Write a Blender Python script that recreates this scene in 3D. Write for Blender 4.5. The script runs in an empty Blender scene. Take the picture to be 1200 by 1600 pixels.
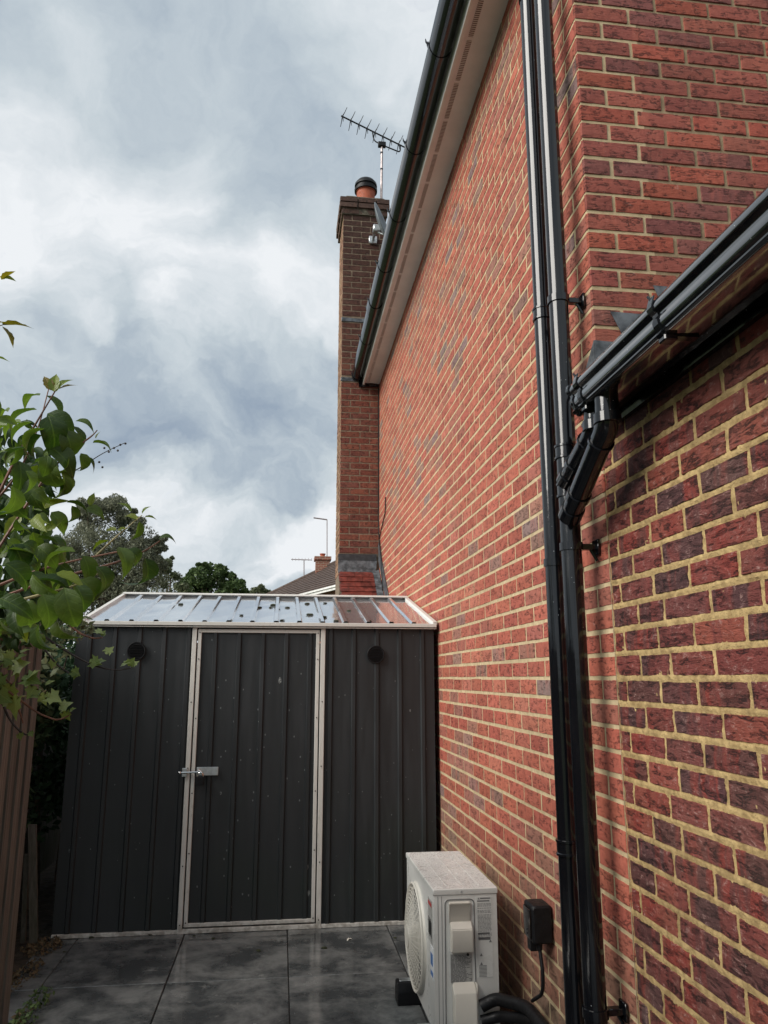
import bpy, bmesh, math, random
from math import radians, sin, cos, pi, atan2, sqrt
from mathutils import Vector, Matrix, noise
R = random.Random(7)
scene = bpy.context.scene
COL = scene.collection
EXPO = 0.75

# ------------------------------------------------------------------ camera
CAMH = 1.5
F, PX, PY = 1200.0, 600.0, 800.0
YAW, PITCH = radians(7.5), radians(12.2)
cam = bpy.data.objects.new('camera', bpy.data.cameras.new('camera')); COL.objects.link(cam)
cam.data.sensor_fit = 'VERTICAL'; cam.data.sensor_height = 36; cam.data.lens = 36 * F / 1600
cam.location = (0, 0, CAMH); cam.rotation_euler = (radians(90) + PITCH, 0, -YAW)
cam.data.clip_start = 0.05; cam.data.clip_end = 2000
scene.camera = cam
FW = Vector((sin(YAW) * cos(PITCH), cos(YAW) * cos(PITCH), sin(PITCH)))
RT = Vector((cos(YAW), -sin(YAW), 0)); UP = RT.cross(FW)
def ray(x, y): return FW + RT * ((x - PX) / F) - UP * ((y - PY) / F)
def at(x, y, X=None, Y=None, Z=None):
    d = ray(x, y)
    t = X / d.x if X is not None else (Y / d.y if Y is not None else (Z - CAMH) / d.z)
    return Vector((0, 0, CAMH)) + d * t

# ------------------------------------------------------------------ colour management
scene.view_settings.view_transform = 'Standard'; scene.view_settings.look = 'None'
scene.view_settings.exposure = EXPO; scene.view_settings.gamma = 1
scene.view_settings.use_curve_mapping = False
scene.render.engine = 'CYCLES'

# ------------------------------------------------------------------ node helper
class NT:
    def __init__(s, tree): s.t = tree; s.n = tree.nodes; s.l = tree.links
    def new(s, typ, **kw):
        n = s.n.new(typ)
        for k, v in kw.items(): setattr(n, k, v)
        return n
    def put(s, sock, v):
        if v is None: return
        if isinstance(v, bpy.types.NodeSocket): s.l.new(v, sock)
        else:
            if isinstance(v, (tuple, list)) and sock.type == 'RGBA' and len(v) == 3: v = (*v, 1)
            sock.default_value = v
    def m(s, op, a, b=None, c=None, clamp=False):
        n = s.new('ShaderNodeMath', operation=op, use_clamp=clamp)
        s.put(n.inputs[0], a); s.put(n.inputs[1], b); s.put(n.inputs[2], c); return n.outputs[0]
    def vm(s, op, a, b=None, sc=None):
        n = s.new('ShaderNodeVectorMath', operation=op)
        s.put(n.inputs[0], a); s.put(n.inputs[1], b)
        if sc is not None: s.put(n.inputs['Scale'], sc)
        return n.outputs['Value'] if op in ('DOT_PRODUCT', 'LENGTH') else n.outputs[0]
    def mix(s, f, a, b, mode='MIX'):
        n = s.new('ShaderNodeMix', data_type='RGBA', blend_type=mode)
        s.put(n.inputs[0], f); s.put(n.inputs[6], a); s.put(n.inputs[7], b); return n.outputs[2]
    def ramp(s, f, stops, interp='LINEAR'):
        n = s.new('ShaderNodeValToRGB'); cr = n.color_ramp; cr.interpolation = interp
        while len(cr.elements) < len(stops): cr.elements.new(0.5)
        for e, (p, c) in zip(cr.elements, stops):
            e.position = p; e.color = (*c, 1) if isinstance(c, (tuple, list)) else (c, c, c, 1)
        s.put(n.inputs[0], f); return n.outputs[0]
    def mr(s, v, a, b, c=0.0, d=1.0, smooth=True):
        n = s.new('ShaderNodeMapRange', interpolation_type='SMOOTHSTEP' if smooth else 'LINEAR')
        for i, q in enumerate((v, a, b, c, d)): s.put(n.inputs[i], q)
        return n.outputs[0]
    def noise(s, vec, scale, detail=4, rough=0.55, dist=0.0, col=False):
        n = s.new('ShaderNodeTexNoise'); s.put(n.inputs['Vector'], vec); s.put(n.inputs['Scale'], scale)
        n.inputs['Detail'].default_value = detail; n.inputs['Roughness'].default_value = rough
        n.inputs['Distortion'].default_value = dist
        return n.outputs['Color' if col else 'Fac']
    def voro(s, vec, scale, feature='F1', rnd=1.0):
        n = s.new('ShaderNodeTexVoronoi', feature=feature); s.put(n.inputs['Vector'], vec)
        s.put(n.inputs['Scale'], scale); n.inputs['Randomness'].default_value = rnd
        return n
    def mapv(s, vec, scale=(1, 1, 1), loc=(0, 0, 0), rot=(0, 0, 0)):
        n = s.new('ShaderNodeMapping'); s.put(n.inputs[0], vec)
        n.inputs['Scale'].default_value = scale; n.inputs['Location'].default_value = loc
        n.inputs['Rotation'].default_value = rot; return n.outputs[0]
    def pos(s): return s.new('ShaderNodeNewGeometry').outputs['Position']
    def objc(s): return s.new('ShaderNodeTexCoord').outputs['Object']
    def attr(s, name, out='Color'): return s.new('ShaderNodeAttribute', attribute_name=name).outputs[out]
    def bump(s, h, strength=0.5, dist=0.01, normal=None):
        n = s.new('ShaderNodeBump'); s.put(n.inputs['Height'], h)
        n.inputs['Strength'].default_value = strength; n.inputs['Distance'].default_value = dist
        s.put(n.inputs['Normal'], normal); return n.outputs[0]
    def sep(s, v):
        n = s.new('ShaderNodeSeparateXYZ'); s.put(n.inputs[0], v); return n.outputs
    def comb(s, x, y, z):
        n = s.new('ShaderNodeCombineXYZ')
        for i, q in enumerate((x, y, z)): s.put(n.inputs[i], q)
        return n.outputs[0]

# ------------------------------------------------------------------ sky and sun
SUN_EL, SUN_AZ = radians(34), radians(-112)          # azimuth measured from +Y towards +X
sd = Vector((sin(SUN_AZ) * cos(SUN_EL), cos(SUN_AZ) * cos(SUN_EL), sin(SUN_EL)))
world = bpy.data.worlds.new('World'); scene.world = world; world.use_nodes = True
w = NT(world.node_tree); w.n.clear()
sky = w.new('ShaderNodeTexSky', sky_type='NISHITA'); sky.sun_disc = False
sky.sun_elevation = SUN_EL; sky.sun_rotation = SUN_AZ
gen = w.new('ShaderNodeTexCoord').outputs['Generated']
dn = w.vm('NORMALIZE', gen)
wn = w.noise(dn, 3.2, 6, 0.55, 0, True)
wn2 = w.noise(dn, 9.0, 5, 0.6, 0, True)
off = w.vm('SCALE', w.vm('SUBTRACT', wn, (0.5, 0.5, 0.5)), None, 0.36)
off2 = w.vm('SCALE', w.vm('SUBTRACT', wn2, (0.5, 0.5, 0.5)), None, 0.05)
dw = w.vm('NORMALIZE', w.vm('ADD', dn, w.vm('ADD', off, off2)))
sx = w.sep(dw)
zz = w.m('ADD', w.m('MAXIMUM', sx[2], 0.0), 0.28)
pp = w.comb(w.m('DIVIDE', sx[0], zz), w.m('DIVIDE', sx[1], zz), 0.0)
n1 = w.noise(w.mapv(pp, (1.0, 1.0, 1), (3.1, 1.7, 0)), 1.5, 9, 0.53, 0.3)
n2 = w.noise(w.mapv(pp, (1.0, 1.0, 1), (7.3, 4.1, 2)), 3.4, 10, 0.58, 0.1)
L = w.m('ADD', w.m('MULTIPLY_ADD', w.m('SUBTRACT', n1, 0.5), 0.85, 0.67), w.m('MULTIPLY', w.m('SUBTRACT', n2, 0.5), 1.30))
def blob(px, py, r0, r1, amp):
    global L
    d = ray(px, py).normalized()
    dot = w.vm('DOT_PRODUCT', dw, tuple(d))
    b = w.mr(dot, cos(radians(r1)), cos(radians(r0)), 0.0, amp)
    L = w.m('ADD', L, b)
for b in ((150, 260, 2, 14, 0.20), (60, 420, 1, 9, 0.05), (330, 430, 1, 8, 0.12), (520, 420, 0, 7, 0.24), (505, 820, 0, 5, 0.40),
          (470, 60, 2, 15, -0.20), (450, 230, 0, 8, -0.12), (480, 620, 1, 9, -0.08), (130, 560, 1, 9, -0.22), (150, 540, 0, 2, 0.12),
          (330, 700, 1, 9, -0.10), (60, 60, 0, 9, -0.14), (620, 130, 0, 6, 0.12), (250, 900, 0, 9, 0.14), (300, 560, 0, 5, 0.14), (50, 640, 0, 5, 0.18)):
    blob(*b)
dispc = w.ramp(L, [(0.0, (0.22, 0.30, 0.42)), (0.25, (0.32, 0.395, 0.49)), (0.45, (0.42, 0.495, 0.57)), (0.66, (0.57, 0.64, 0.69)), (0.85, (0.72, 0.77, 0.81)), (1.0, (0.86, 0.89, 0.92))])
cloud = w.vm('SCALE', dispc, None, 1.0 / (2 ** EXPO))
gap = w.mr(n2, 0.66, 0.80, 0.0, 0.6)
skyc = w.vm('SCALE', sky.outputs[0], None, 0.09)
fin = w.mix(gap, cloud, skyc)
bg = w.new('ShaderNodeBackground'); w.put(bg.inputs['Color'], fin); bg.inputs['Strength'].default_value = 1.0
wo = w.new('ShaderNodeOutputWorld'); w.l.new(bg.outputs[0], wo.inputs[0])
world.cycles.sampling_method = 'AUTOMATIC'

sun = bpy.data.lights.new('sun', 'SUN'); sun.energy = 2.6; sun.angle = radians(42); sun.color = (1, 0.955, 0.89)
so = bpy.data.objects.new('sun', sun); COL.objects.link(so); so.rotation_euler = sd.to_track_quat('Z', 'Y').to_euler()

# ------------------------------------------------------------------ materials
def mat(name):
    m = bpy.data.materials.new(name); m.use_nodes = True
    k = NT(m.node_tree); k.b = m.node_tree.nodes['Principled BSDF']; k.mat = m
    return m, k
def setb(k, color=None, rough=None, metal=None, normal=None, spec=None, coat=None):
    for nm, v in (('Base Color', color), ('Roughness', rough), ('Metallic', metal), ('Normal', normal), ('Specular IOR Level', spec), ('Coat Weight', coat)):
        if v is not None: k.put(k.b.inputs[nm], v)
def simple(name, col, rough=0.5, metal=0.0, var=0.15, vs=8, bumpd=0.0, bs=60, spec=None, coat=None):
    m, k = mat(name); p = k.pos()
    nz = k.noise(p, vs, 5, 0.6)
    c = k.mix(k.mr(nz, 0.3, 0.7, 0, 1), tuple(x * (1 - var) for x in col), tuple(min(1, x * (1 + var)) for x in col))
    rr = k.mr(k.noise(p, vs * 3, 3), 0.3, 0.7, rough * 0.8, min(1, rough * 1.2))
    nm = k.bump(k.noise(p, bs, 4), 0.5, bumpd) if bumpd else None
    setb(k, c, rr, metal, nm, spec, coat); return m

def brick_mat(name, ext):
    m, k = mat(name); p = k.pos()
    col = k.attr('bcol'); rnd = k.attr('brnd', 'Fac')
    sp = k.sep(p)
    # along-wall coordinate works for faces on either axis
    uu = k.m('ADD', sp[0], sp[1])
    offv = k.m('MULTIPLY', rnd, 37.0)
    v = k.comb(k.m('ADD', uu, offv), k.m('MULTIPLY_ADD', rnd, 11.0, sp[2]), offv)
    band = k.noise(k.mapv(v, (1, 0.12, 1)), 13 if ext else 15, 4, 0.6, 0.25)
    band = k.mr(band, 0.47 if ext else 0.52, 0.60 if ext else 0.66, 0, 0.9 if ext else 0.45)
    c2 = k.attr('bcol2')
    c = k.mix(band, col, c2)
    # drag marks: near-horizontal wavy creases
    wv = k.mapv(v, (1, 3.6 if not ext else 3.2, 1))
    cr = k.noise(wv, 13 if ext else 12, 8, 0.68, 0.25)
    cl = k.m('ABSOLUTE', k.m('SUBTRACT', k.m('FRACT', k.m('MULTIPLY', cr, 3.6 if ext else 3.0)), 0.5)); crease = k.mr(cl, 0.0, 0.19 if ext else 0.10, 1, 0)
    cmask = k.mr(k.noise(v, 30, 4), 0.38 if ext else 0.46, 0.56, 0.3 if ext else 0.0, 1)
    crease = k.m('MULTIPLY', crease, cmask)
    fine = k.noise(v, 190, 4, 0.7)
    blot = k.noise(v, 48, 4, 0.65)
    c = k.mix(k.mr(blot, 0.35, 0.7, 0, 0.45), c, k.mix(1.0, c, (0.55, 0.5, 0.52), 'MULTIPLY'))
    c = k.mix(k.mr(fine, 0.56, 0.75, 0, 0.35), c, (0.52, 0.36, 0.28))
    # pale efflorescence smears
    pale = k.mr(k.noise(v, 30, 6, 0.7, 0.5), 0.62, 0.78, 0, 0.5)
    c = k.mix(pale, c, (0.55, 0.42, 0.36))
    c = k.mix(k.m('MULTIPLY', crease, 0.88 if ext else 0.65), c, (0.018, 0.010, 0.010))  # shade inside the creases, put into the colour on top of the bump
    if ext: c = k.mix(k.m('MULTIPLY', k.mr(cl, 0.36, 0.5), k.mr(k.noise(v, 38, 5, 0.7), 0.5, 0.66, 0, 0.75)), c, (0.50, 0.31, 0.27))
    big = k.noise(p, 1.6, 4, 0.6)
    c = k.mix(k.mr(big, 0.5, 0.75, 0, 0.2), c, (0.33, 0.2, 0.15))
    h = k.m('ADD', k.m('MULTIPLY', cl, 0.9 if ext else 0.5), k.m('MULTIPLY', fine, 0.3))
    h = k.m('SUBTRACT', h, k.m('MULTIPLY', crease, 0.55))
    nm = k.bump(h, 1.0 if ext else 0.8, 0.013 if ext else 0.006)
    setb(k, c, 0.62 if ext else 0.8, 0, nm, 0.35 if ext else 0.25)
    return m
def mortar_mat(name, c1, c2, bd):
    m, k = mat(name); p = k.pos()
    n = k.noise(p, 30, 6, 0.65); n2 = k.noise(p, 3, 4)
    c = k.mix(k.mr(n, 0.3, 0.7), c1, c2)
    c = k.mix(k.mr(n2, 0.45, 0.75, 0, 0.4), c, tuple(x * 0.7 for x in c1))
    c = k.mix(k.mr(k.noise(p, 120, 4, 0.7), 0.56, 0.7, 0, 0.5), c, tuple(x * 0.45 for x in c1))
    setb(k, c, 0.9, 0, k.bump(k.noise(p, 160, 5, 0.7), 0.8, bd)); return m

M = {}
M['brick'] = brick_mat('red_brick', False)
M['brick_ext'] = brick_mat('plum_brick', True)
M['mortar'] = mortar_mat('buff_mortar', (0.42, 0.325, 0.185), (0.58, 0.46, 0.28), 0.002)
M['mortar_ext'] = mortar_mat('yellow_mortar', (0.32, 0.215, 0.09), (0.62, 0.445, 0.20), 0.010)
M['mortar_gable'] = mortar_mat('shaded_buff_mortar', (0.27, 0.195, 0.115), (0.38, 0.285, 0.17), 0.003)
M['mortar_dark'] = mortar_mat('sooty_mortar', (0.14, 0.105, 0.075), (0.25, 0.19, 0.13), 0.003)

def pvc(wet=False):
    m, k = mat('wet_black_plastic' if wet else 'black_plastic'); p = k.pos()
    dust = k.noise(k.mapv(p, (1, 1, 0.12)), 40, 5, 0.6)
    spots = k.voro(p, 55).outputs['Distance']
    spm = k.m('MULTIPLY', k.mr(spots, 0.05, 0.10, 1, 0), k.mr(k.noise(p, 9, 2), 0.55, 0.6))
    c = k.mix(k.mr(dust, 0.5, 0.8, 0, 0.4), (0.0035, 0.004, 0.0055), (0.014, 0.015, 0.016))
    c = k.mix(spm, c, (0.25, 0.27, 0.28))
    setb(k, c, k.mr(dust, 0.3, 0.8, 0.05, 0.20), 0, k.bump(k.noise(p, 14, 2), 0.3, 0.0015), 1.0 if wet else 0.62, 1.0 if wet else None)
    if wet: k.b.inputs['IOR'].default_value = 1.65; k.b.inputs['Coat Roughness'].default_value = 0.06
    return m
M['pvc'] = pvc(); M['pvc_wet'] = pvc(True)
M['white_pvc'] = simple('white_soffit_plastic', (0.62, 0.60, 0.56), 0.35, 0, 0.06, 5)
M['vent_shade'] = simple('vent_shade', (0.16, 0.09, 0.07), 0.7)  # strip behind the vent slats; the slots' shade is put into its colour
M['lead'] = simple('weathered_lead', (0.11, 0.12, 0.13), 0.45, 0.45, 0.55, 18, 0.002, 30)
M['lead_dark'] = simple('dark_lead', (0.05, 0.055, 0.06), 0.4, 0.4, 0.3, 18, 0.002, 30)
M['cap'] = simple('mossy_mortar_cap', (0.10, 0.085, 0.06), 0.95, 0, 0.5, 25, 0.01, 50)
M['clay'] = simple('terracotta', (0.34, 0.085, 0.04), 0.75, 0, 0.2, 15)
M['tile'] = simple('dark_red_roof_tile', (0.13, 0.028, 0.02), 0.45, 0, 0.5, 14, 0.004, 60)
M['rooft'] = simple('brown_roof_tile', (0.075, 0.05, 0.04), 0.8, 0, 0.3, 6, 0.01, 30)
M['steel'] = simple('galvanised_steel', (0.55, 0.57, 0.58), 0.35, 0.9, 0.15, 30)
M['chrome'] = simple('chrome', (0.75, 0.75, 0.75), 0.15, 1.0, 0.1, 30)
M['dish'] = simple('grey_painted_steel', (0.14, 0.16, 0.17), 0.45, 0.2, 0.2, 8)
M['rubber'] = simple('black_rubber', (0.006, 0.006, 0.007), 0.5, 0, 0.3, 20, 0.002, 90, spec=0.3)
M['ac'] = simple('off_white_enamel', (0.64, 0.64, 0.61), 0.32, 0, 0.07, 4)
M['ac2'] = simple('cream_plastic', (0.66, 0.63, 0.56), 0.4, 0, 0.05, 4)
M['ac_dark'] = simple('fan_recess_shade', (0.05, 0.05, 0.052), 0.6)  # dark of the fan hole, shade put into the colour
M['print'] = simple('grey_print', (0.16, 0.16, 0.16), 0.5)
M['label'] = simple('silver_label', (0.40, 0.40, 0.38), 0.4, 0, 0.12, 50)
M['label_w'] = simple('white_label', (0.75, 0.76, 0.76), 0.4)
M['blue'] = simple('blue_print', (0.05, 0.16, 0.42), 0.4)
M['red'] = simple('red_print', (0.45, 0.03, 0.03), 0.4)
M['ink'] = simple('black_print', (0.02, 0.02, 0.02), 0.5)
M['yellow'] = simple('yellow_print', (0.75, 0.62, 0.03), 0.5)
M['bark'] = simple('bark', (0.10, 0.07, 0.05), 0.9, 0, 0.4, 20, 0.01, 40)
M['stem'] = simple('red_brown_stem', (0.17, 0.075, 0.05), 0.6, 0, 0.4, 30)
M['stem_dark'] = simple('dark_stem', (0.03, 0.022, 0.02), 0.6, 0, 0.4, 30)
M['stem_green'] = simple('green_stem', (0.32, 0.27, 0.13), 0.6, 0, 0.3, 30)
M['soil'] = simple('damp_soil', (0.04, 0.03, 0.02), 0.95, 0, 0.5, 12, 0.03, 25)
M['joint'] = simple('dark_joint_grit', (0.012, 0.011, 0.01), 0.9, 0, 0.4, 60)
M['moss'] = simple('moss', (0.03, 0.035, 0.015), 1.0, 0, 0.6, 90, 0.01, 120)
M['debris'] = simple('leaf_debris', (0.10, 0.07, 0.035), 0.9, 0, 0.6, 90)
M['white_paint'] = simple('white_painted_board', (0.75, 0.75, 0.72), 0.5)
M['glass_dark'] = simple('window_glass', (0.10, 0.16, 0.15), 0.08, 0, 0.2, 3, spec=0.8)
M['pole'] = simple('mast_alloy', (0.42, 0.36, 0.35), 0.4, 0.6, 0.2, 20)

def shed_mat(name, base, roof=False):
    m, k = mat(name); p = k.pos()
    st = k.noise(k.mapv(p, (1, 1, 0.10)), 18, 5, 0.65)
    n = k.noise(p, 2.0, 4)
    c = k.mix(k.mr(st, 0.35, 0.75), tuple(x * 0.85 for x in base), tuple(x * 1.35 for x in base))
    green = k.m('MULTIPLY', k.mr(k.sep(p)[2], 0.0, 1.1, 1, 0), k.mr(n, 0.4, 0.7))
    if not roof: c = k.mix(k.m('MULTIPLY', green, 0.3), c, (0.014, 0.026, 0.014))
    # droppings and dried splashes
    pv = k.mapv(p, (1, 1, 0.42 if not roof else 1))
    v = k.voro(pv, 9)
    szr = k.sep(v.outputs['Color'])
    lim = k.m('MULTIPLY', k.mr(szr[0], 0.40, 1.0), 0.085)
    sp = k.m('MULTIPLY', k.m('LESS_THAN', v.outputs['Distance'], lim), k.mr(k.noise(p, 90, 4), 0.4, 0.6))
    c = k.mix(k.m('MULTIPLY', sp, 0.7), c, (0.30, 0.32, 0.31))
    v2 = k.voro(k.mapv(p, (1, 1, 0.6)), 24); s2 = k.sep(v2.outputs['Color'])
    sp2 = k.m('LESS_THAN', v2.outputs['Distance'], k.m('MULTIPLY', k.mr(s2[1], 0.60, 1.0), 0.10))
    c = k.mix(k.m('MULTIPLY', sp2, 0.55), c, (0.22, 0.24, 0.24))
    rr = k.mr(st, 0.3, 0.75, 0.42, 0.62) if not roof else k.mr(k.noise(p, 14, 5, 0.6), 0.3, 0.75, 0.10, 0.30)
    if roof: setb(k, k.mix(0.92, c, (0.80, 0.83, 0.87)), k.mr(k.noise(p, 14, 5, 0.6), 0.3, 0.75, 0.05, 0.16), 0.85, k.bump(k.noise(p, 6, 3), 0.15, 0.002), 0.5)
    else: setb(k, c, rr, 0.0, k.bump(k.noise(p, 5, 3), 0.25, 0.004), 0.5)
    return m
M['shed'] = shed_mat('anthracite_sheet', (0.017, 0.0195, 0.0215))
M['shed_roof'] = shed_mat('anthracite_roof_sheet', (0.03, 0.034, 0.04), True)
def trim():
    m, k = mat('white_trim'); p = k.pos()
    d = k.noise(k.mapv(p, (1, 1, 0.3)), 45, 5, 0.7)
    c = k.mix(k.mr(d, 0.5, 0.8, 0, 0.6), (0.60, 0.59, 0.55), (0.34, 0.32, 0.27))
    low = k.m('MULTIPLY', k.mr(k.sep(p)[2], 0.0, 0.10, 1, 0), k.mr(k.noise(p, 30, 4), 0.35, 0.65))
    c = k.mix(k.m('MULTIPLY', low, 0.6), c, (0.12, 0.09, 0.06))
    setb(k, c, 0.4); return m
M['trim'] = trim()

def paving():
    m, k = mat('wet_slate_porcelain'); p = k.pos(); rnd = k.attr('brnd', 'Fac')
    v = k.vm('ADD', p, k.comb(k.m('MULTIPLY', rnd, 13.0), k.m('MULTIPLY', rnd, 7.0), 0.0))
    a = k.noise(v, 3.4, 9, 0.66, 0.25)
    b = k.noise(v, 9, 8, 0.75, 0.2)
    c = k.mix(k.mr(a, 0.38, 0.68), (0.055, 0.060, 0.062), (0.21, 0.215, 0.21))
    c = k.mix(k.mr(b, 0.56, 0.74, 0, 0.6), c, (0.34, 0.345, 0.33))
    c = k.mix(k.mr(k.noise(v, 5, 6, 0.7), 0.6, 0.75, 0, 0.4), c, (0.07, 0.055, 0.04))
    wet = k.noise(p, 3.2, 5, 0.6, 0.6)
    rr = k.mr(wet, 0.46, 0.68, 0.04, 0.30)
    setb(k, c, rr, 0, k.bump(k.noise(p, 45, 5, 0.6), 0.35, 0.0012), 0.5); return m
M['paving'] = paving()
def wood(name, c1, c2, green=0.3):
    m, k = mat(name); p = k.pos(); rnd = k.attr('brnd', 'Fac')
    v = k.vm('ADD', p, k.comb(0.0, 0.0, k.m('MULTIPLY', rnd, 9.0)))
    g = k.noise(k.mapv(v, (1, 1, 0.035)), 70, 6, 0.65, 0.4)
    c = k.mix(k.mr(g, 0.3, 0.7), c1, c2)
    c = k.mix(k.mr(rnd, 0, 1, 0, 0.35, False), c, tuple(x * 0.55 for x in c1))
    gm = k.m('MULTIPLY', k.mr(k.sep(p)[2], 0.0, 0.8, 1, 0), k.mr(k.noise(p, 4, 5), 0.35, 0.65))
    c = k.mix(k.m('MULTIPLY', gm, green), c, (0.05, 0.06, 0.02))
    setb(k, c, 0.85, 0, k.bump(g, 0.7, 0.004)); return m
M['fence'] = wood('weathered_fence_board', (0.070, 0.064, 0.056), (0.22, 0.20, 0.175), 0.7)
M['plank'] = wood('grey_plank', (0.07, 0.065, 0.055), (0.14, 0.13, 0.11))

def leafm(name, dark, light, trans=0.35, rough=0.38):
    m, k = mat(name); t = k.attr('brnd', 'Fac'); oi = k.new('ShaderNodeObjectInfo').outputs['Random']
    tt = k.m('FRACT', k.m('ADD', t, oi)); p = k.pos()
    c = k.mix(tt, dark, light)
    oc = k.objc(); so_ = k.sep(oc)
    vein = k.m('ABSOLUTE', k.m('SUBTRACT', k.m('FRACT', k.m('MULTIPLY', k.m('SUBTRACT', so_[0], k.m('MULTIPLY', k.m('ABSOLUTE', so_[1]), 0.9)), 7.0)), 0.5))
    vm_ = k.mr(vein, 0.0, 0.12, 1, 0); mid = k.mr(k.m('ABSOLUTE', so_[1]), 0.008, 0.022, 1, 0)
    ve = k.m('MAXIMUM', k.m('MULTIPLY', vm_, 0.35), mid)
    c = k.mix(k.m('MULTIPLY', ve, 0.3), c, tuple(min(1, x * 1.5) for x in light))
    c = k.mix(k.mr(k.noise(p, 35, 4), 0.5, 0.75, 0, 0.35), c, tuple(x * 0.6 for x in dark))
    hb = k.m('ADD', k.noise(p, 60, 3), k.m('MULTIPLY', ve, -0.6))
    nm = k.bump(hb, 0.5, 0.003)
    setb(k, c, rough, 0, nm, 0.45)
    tr = k.new('ShaderNodeBsdfTranslucent'); k.put(tr.inputs['Color'], k.mix(1.0, c, (1.3, 1.45, 0.5), 'MULTIPLY'))
    ms = k.new('ShaderNodeMixShader'); ms.inputs[0].default_value = trans
    k.l.new(k.b.outputs[0], ms.inputs[1]); k.l.new(tr.outputs[0], ms.inputs[2])
    k.l.new(ms.outputs[0], k.n['Material Output'].inputs[0]); return m
def crownm(name, c1, c2):
    m, k = mat(name); t = k.attr('brnd', 'Fac')
    c = k.mix(t, c1, c2); setb(k, c, 0.6, 0, None, 0.3)
    tr = k.new('ShaderNodeBsdfTranslucent'); k.put(tr.inputs['Color'], c)
    ms = k.new('ShaderNodeMixShader'); ms.inputs[0].default_value = 0.3
    k.l.new(k.b.outputs[0], ms.inputs[1]); k.l.new(tr.outputs[0], ms.inputs[2])
    k.l.new(ms.outputs[0], k.n['Material Output'].inputs[0]); return m
M['leaf'] = leafm('dogwood_leaf', (0.022, 0.056, 0.014), (0.12, 0.18, 0.04), 0.4, 0.46)
M['leaf_y'] = leafm('young_leaf', (0.10, 0.16, 0.02), (0.20, 0.25, 0.035), 0.45)
M['leaf_bronze'] = leafm('bronze_leaf', (0.10, 0.085, 0.015), (0.20, 0.15, 0.025), 0.45)
M['ivy'] = leafm('ivy_leaf', (0.10, 0.16, 0.045), (0.27, 0.34, 0.13), 0.3)
M['crown_grey'] = crownm('grey_green_foliage', (0.09, 0.10, 0.07), (0.27, 0.28, 0.19))
M['crown_oak'] = crownm('oak_foliage', (0.035, 0.065, 0.022), (0.115, 0.165, 0.055))
M['crown_light'] = crownm('pale_foliage', (0.08, 0.10, 0.05), (0.17, 0.19, 0.10))
M['crown_leafy'] = crownm('shaded_inner_leaf', (0.016, 0.038, 0.012), (0.055, 0.10, 0.022))  # darker dogwood leaf: shade inside the shrub is put into its colour
M['hedge'] = crownm('dark_hedge_leaf', (0.012, 0.030, 0.014), (0.07, 0.13, 0.06))
def water():
    m, k = mat('water_drop'); setb(k, (1, 1, 1), 0.02); k.b.inputs['Transmission Weight'].default_value = 0.85
    k.b.inputs['IOR'].default_value = 1.33; return m
M['water'] = water()
def grass():
    m, k = mat('rough_grass'); p = k.pos()
    c = k.mix(k.mr(k.noise(p, 0.5, 6), 0.3, 0.7), (0.03, 0.05, 0.015), (0.07, 0.09, 0.03))
    setb(k, c, 0.95, 0, k.bump(k.noise(p, 20, 4), 0.6, 0.04)); return m
M['grass'] = grass()

# ------------------------------------------------------------------ object helpers
WO = {}                                        # world origin of each root
def thing(name, label, cat, loc=(0, 0, 0), group=None):
    o = bpy.data.objects.new(name, None); COL.objects.link(o); o.location = loc
    o.empty_display_size = 0.1
    o['label'] = label; o['category'] = cat
    if group: o['group'] = group
    WO[o.name] = Vector(loc); return o
def place(name, me, parent, origin=None):
    """me in world coordinates; give it an origin and parent it"""
    o = bpy.data.objects.new(name, me); COL.objects.link(o)
    po = WO[parent.name] if parent else Vector((0, 0, 0))
    og = Vector(origin) if origin is not None else po
    if og.length > 0: me.transform(Matrix.Translation(-og))
    o.location = og - po
    if parent: o.parent = parent
    WO[o.name] = og.copy(); return o
def build(name, bm, m, parent=None, smooth=False, origin=None, kind=None, label=None, cat=None, group=None, center=False):
    me = bpy.data.meshes.new(name)
    if center:
        n = max(1, len(bm.verts)); origin = sum((v.co for v in bm.verts), Vector()) / n
    bmesh.ops.recalc_face_normals(bm, faces=bm.faces) if smooth != 'keep' else None
    bm.to_mesh(me); bm.free()
    for q in (m if isinstance(m, (list, tuple)) else [m]): me.materials.append(q)
    if smooth is True:
        me.polygons.foreach_set('use_smooth', [True] * len(me.polygons))
        try: me.set_sharp_from_angle(angle=radians(40))
        except Exception: pass
    o = place(name, me, parent, origin)
    if kind: o['kind'] = kind
    if label: o['label'] = label
    if cat: o['category'] = cat
    if group: o['group'] = group
    return o
NB = bmesh.new
def box(bm, lo, hi, bev=0.0, mi=0, seg=1):
    lo = Vector(lo); hi = Vector(hi); c = (lo + hi) / 2; s = hi - lo
    r = bmesh.ops.create_cube(bm, size=1, matrix=Matrix.Translation(c) @ Matrix.Diagonal((s.x, s.y, s.z, 1)))
    vs = r['verts']; fs = {f for v in vs for f in v.link_faces}
    for f in fs: f.material_index = mi
    if bev > 0:
        es = list({e for v in vs for e in v.link_edges})
        bmesh.ops.bevel(bm, geom=es, offset=bev, segments=seg, affect='EDGES', profile=0.7)
    return bm
def obox(bm, c, ax, ay, az, hx, hy, hz, mi=0):
    c = Vector(c); ax = Vector(ax).normalized(); ay = Vector(ay).normalized(); az = Vector(az).normalized()
    mt = Matrix(((ax.x, ay.x, az.x, c.x), (ax.y, ay.y, az.y, c.y), (ax.z, ay.z, az.z, c.z), (0, 0, 0, 1))) @ Matrix.Diagonal((2 * hx, 2 * hy, 2 * hz, 1))
    r = bmesh.ops.create_cube(bm, size=1, matrix=mt)
    for f in {f for v in r['verts'] for f in v.link_faces}: f.material_index = mi
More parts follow.
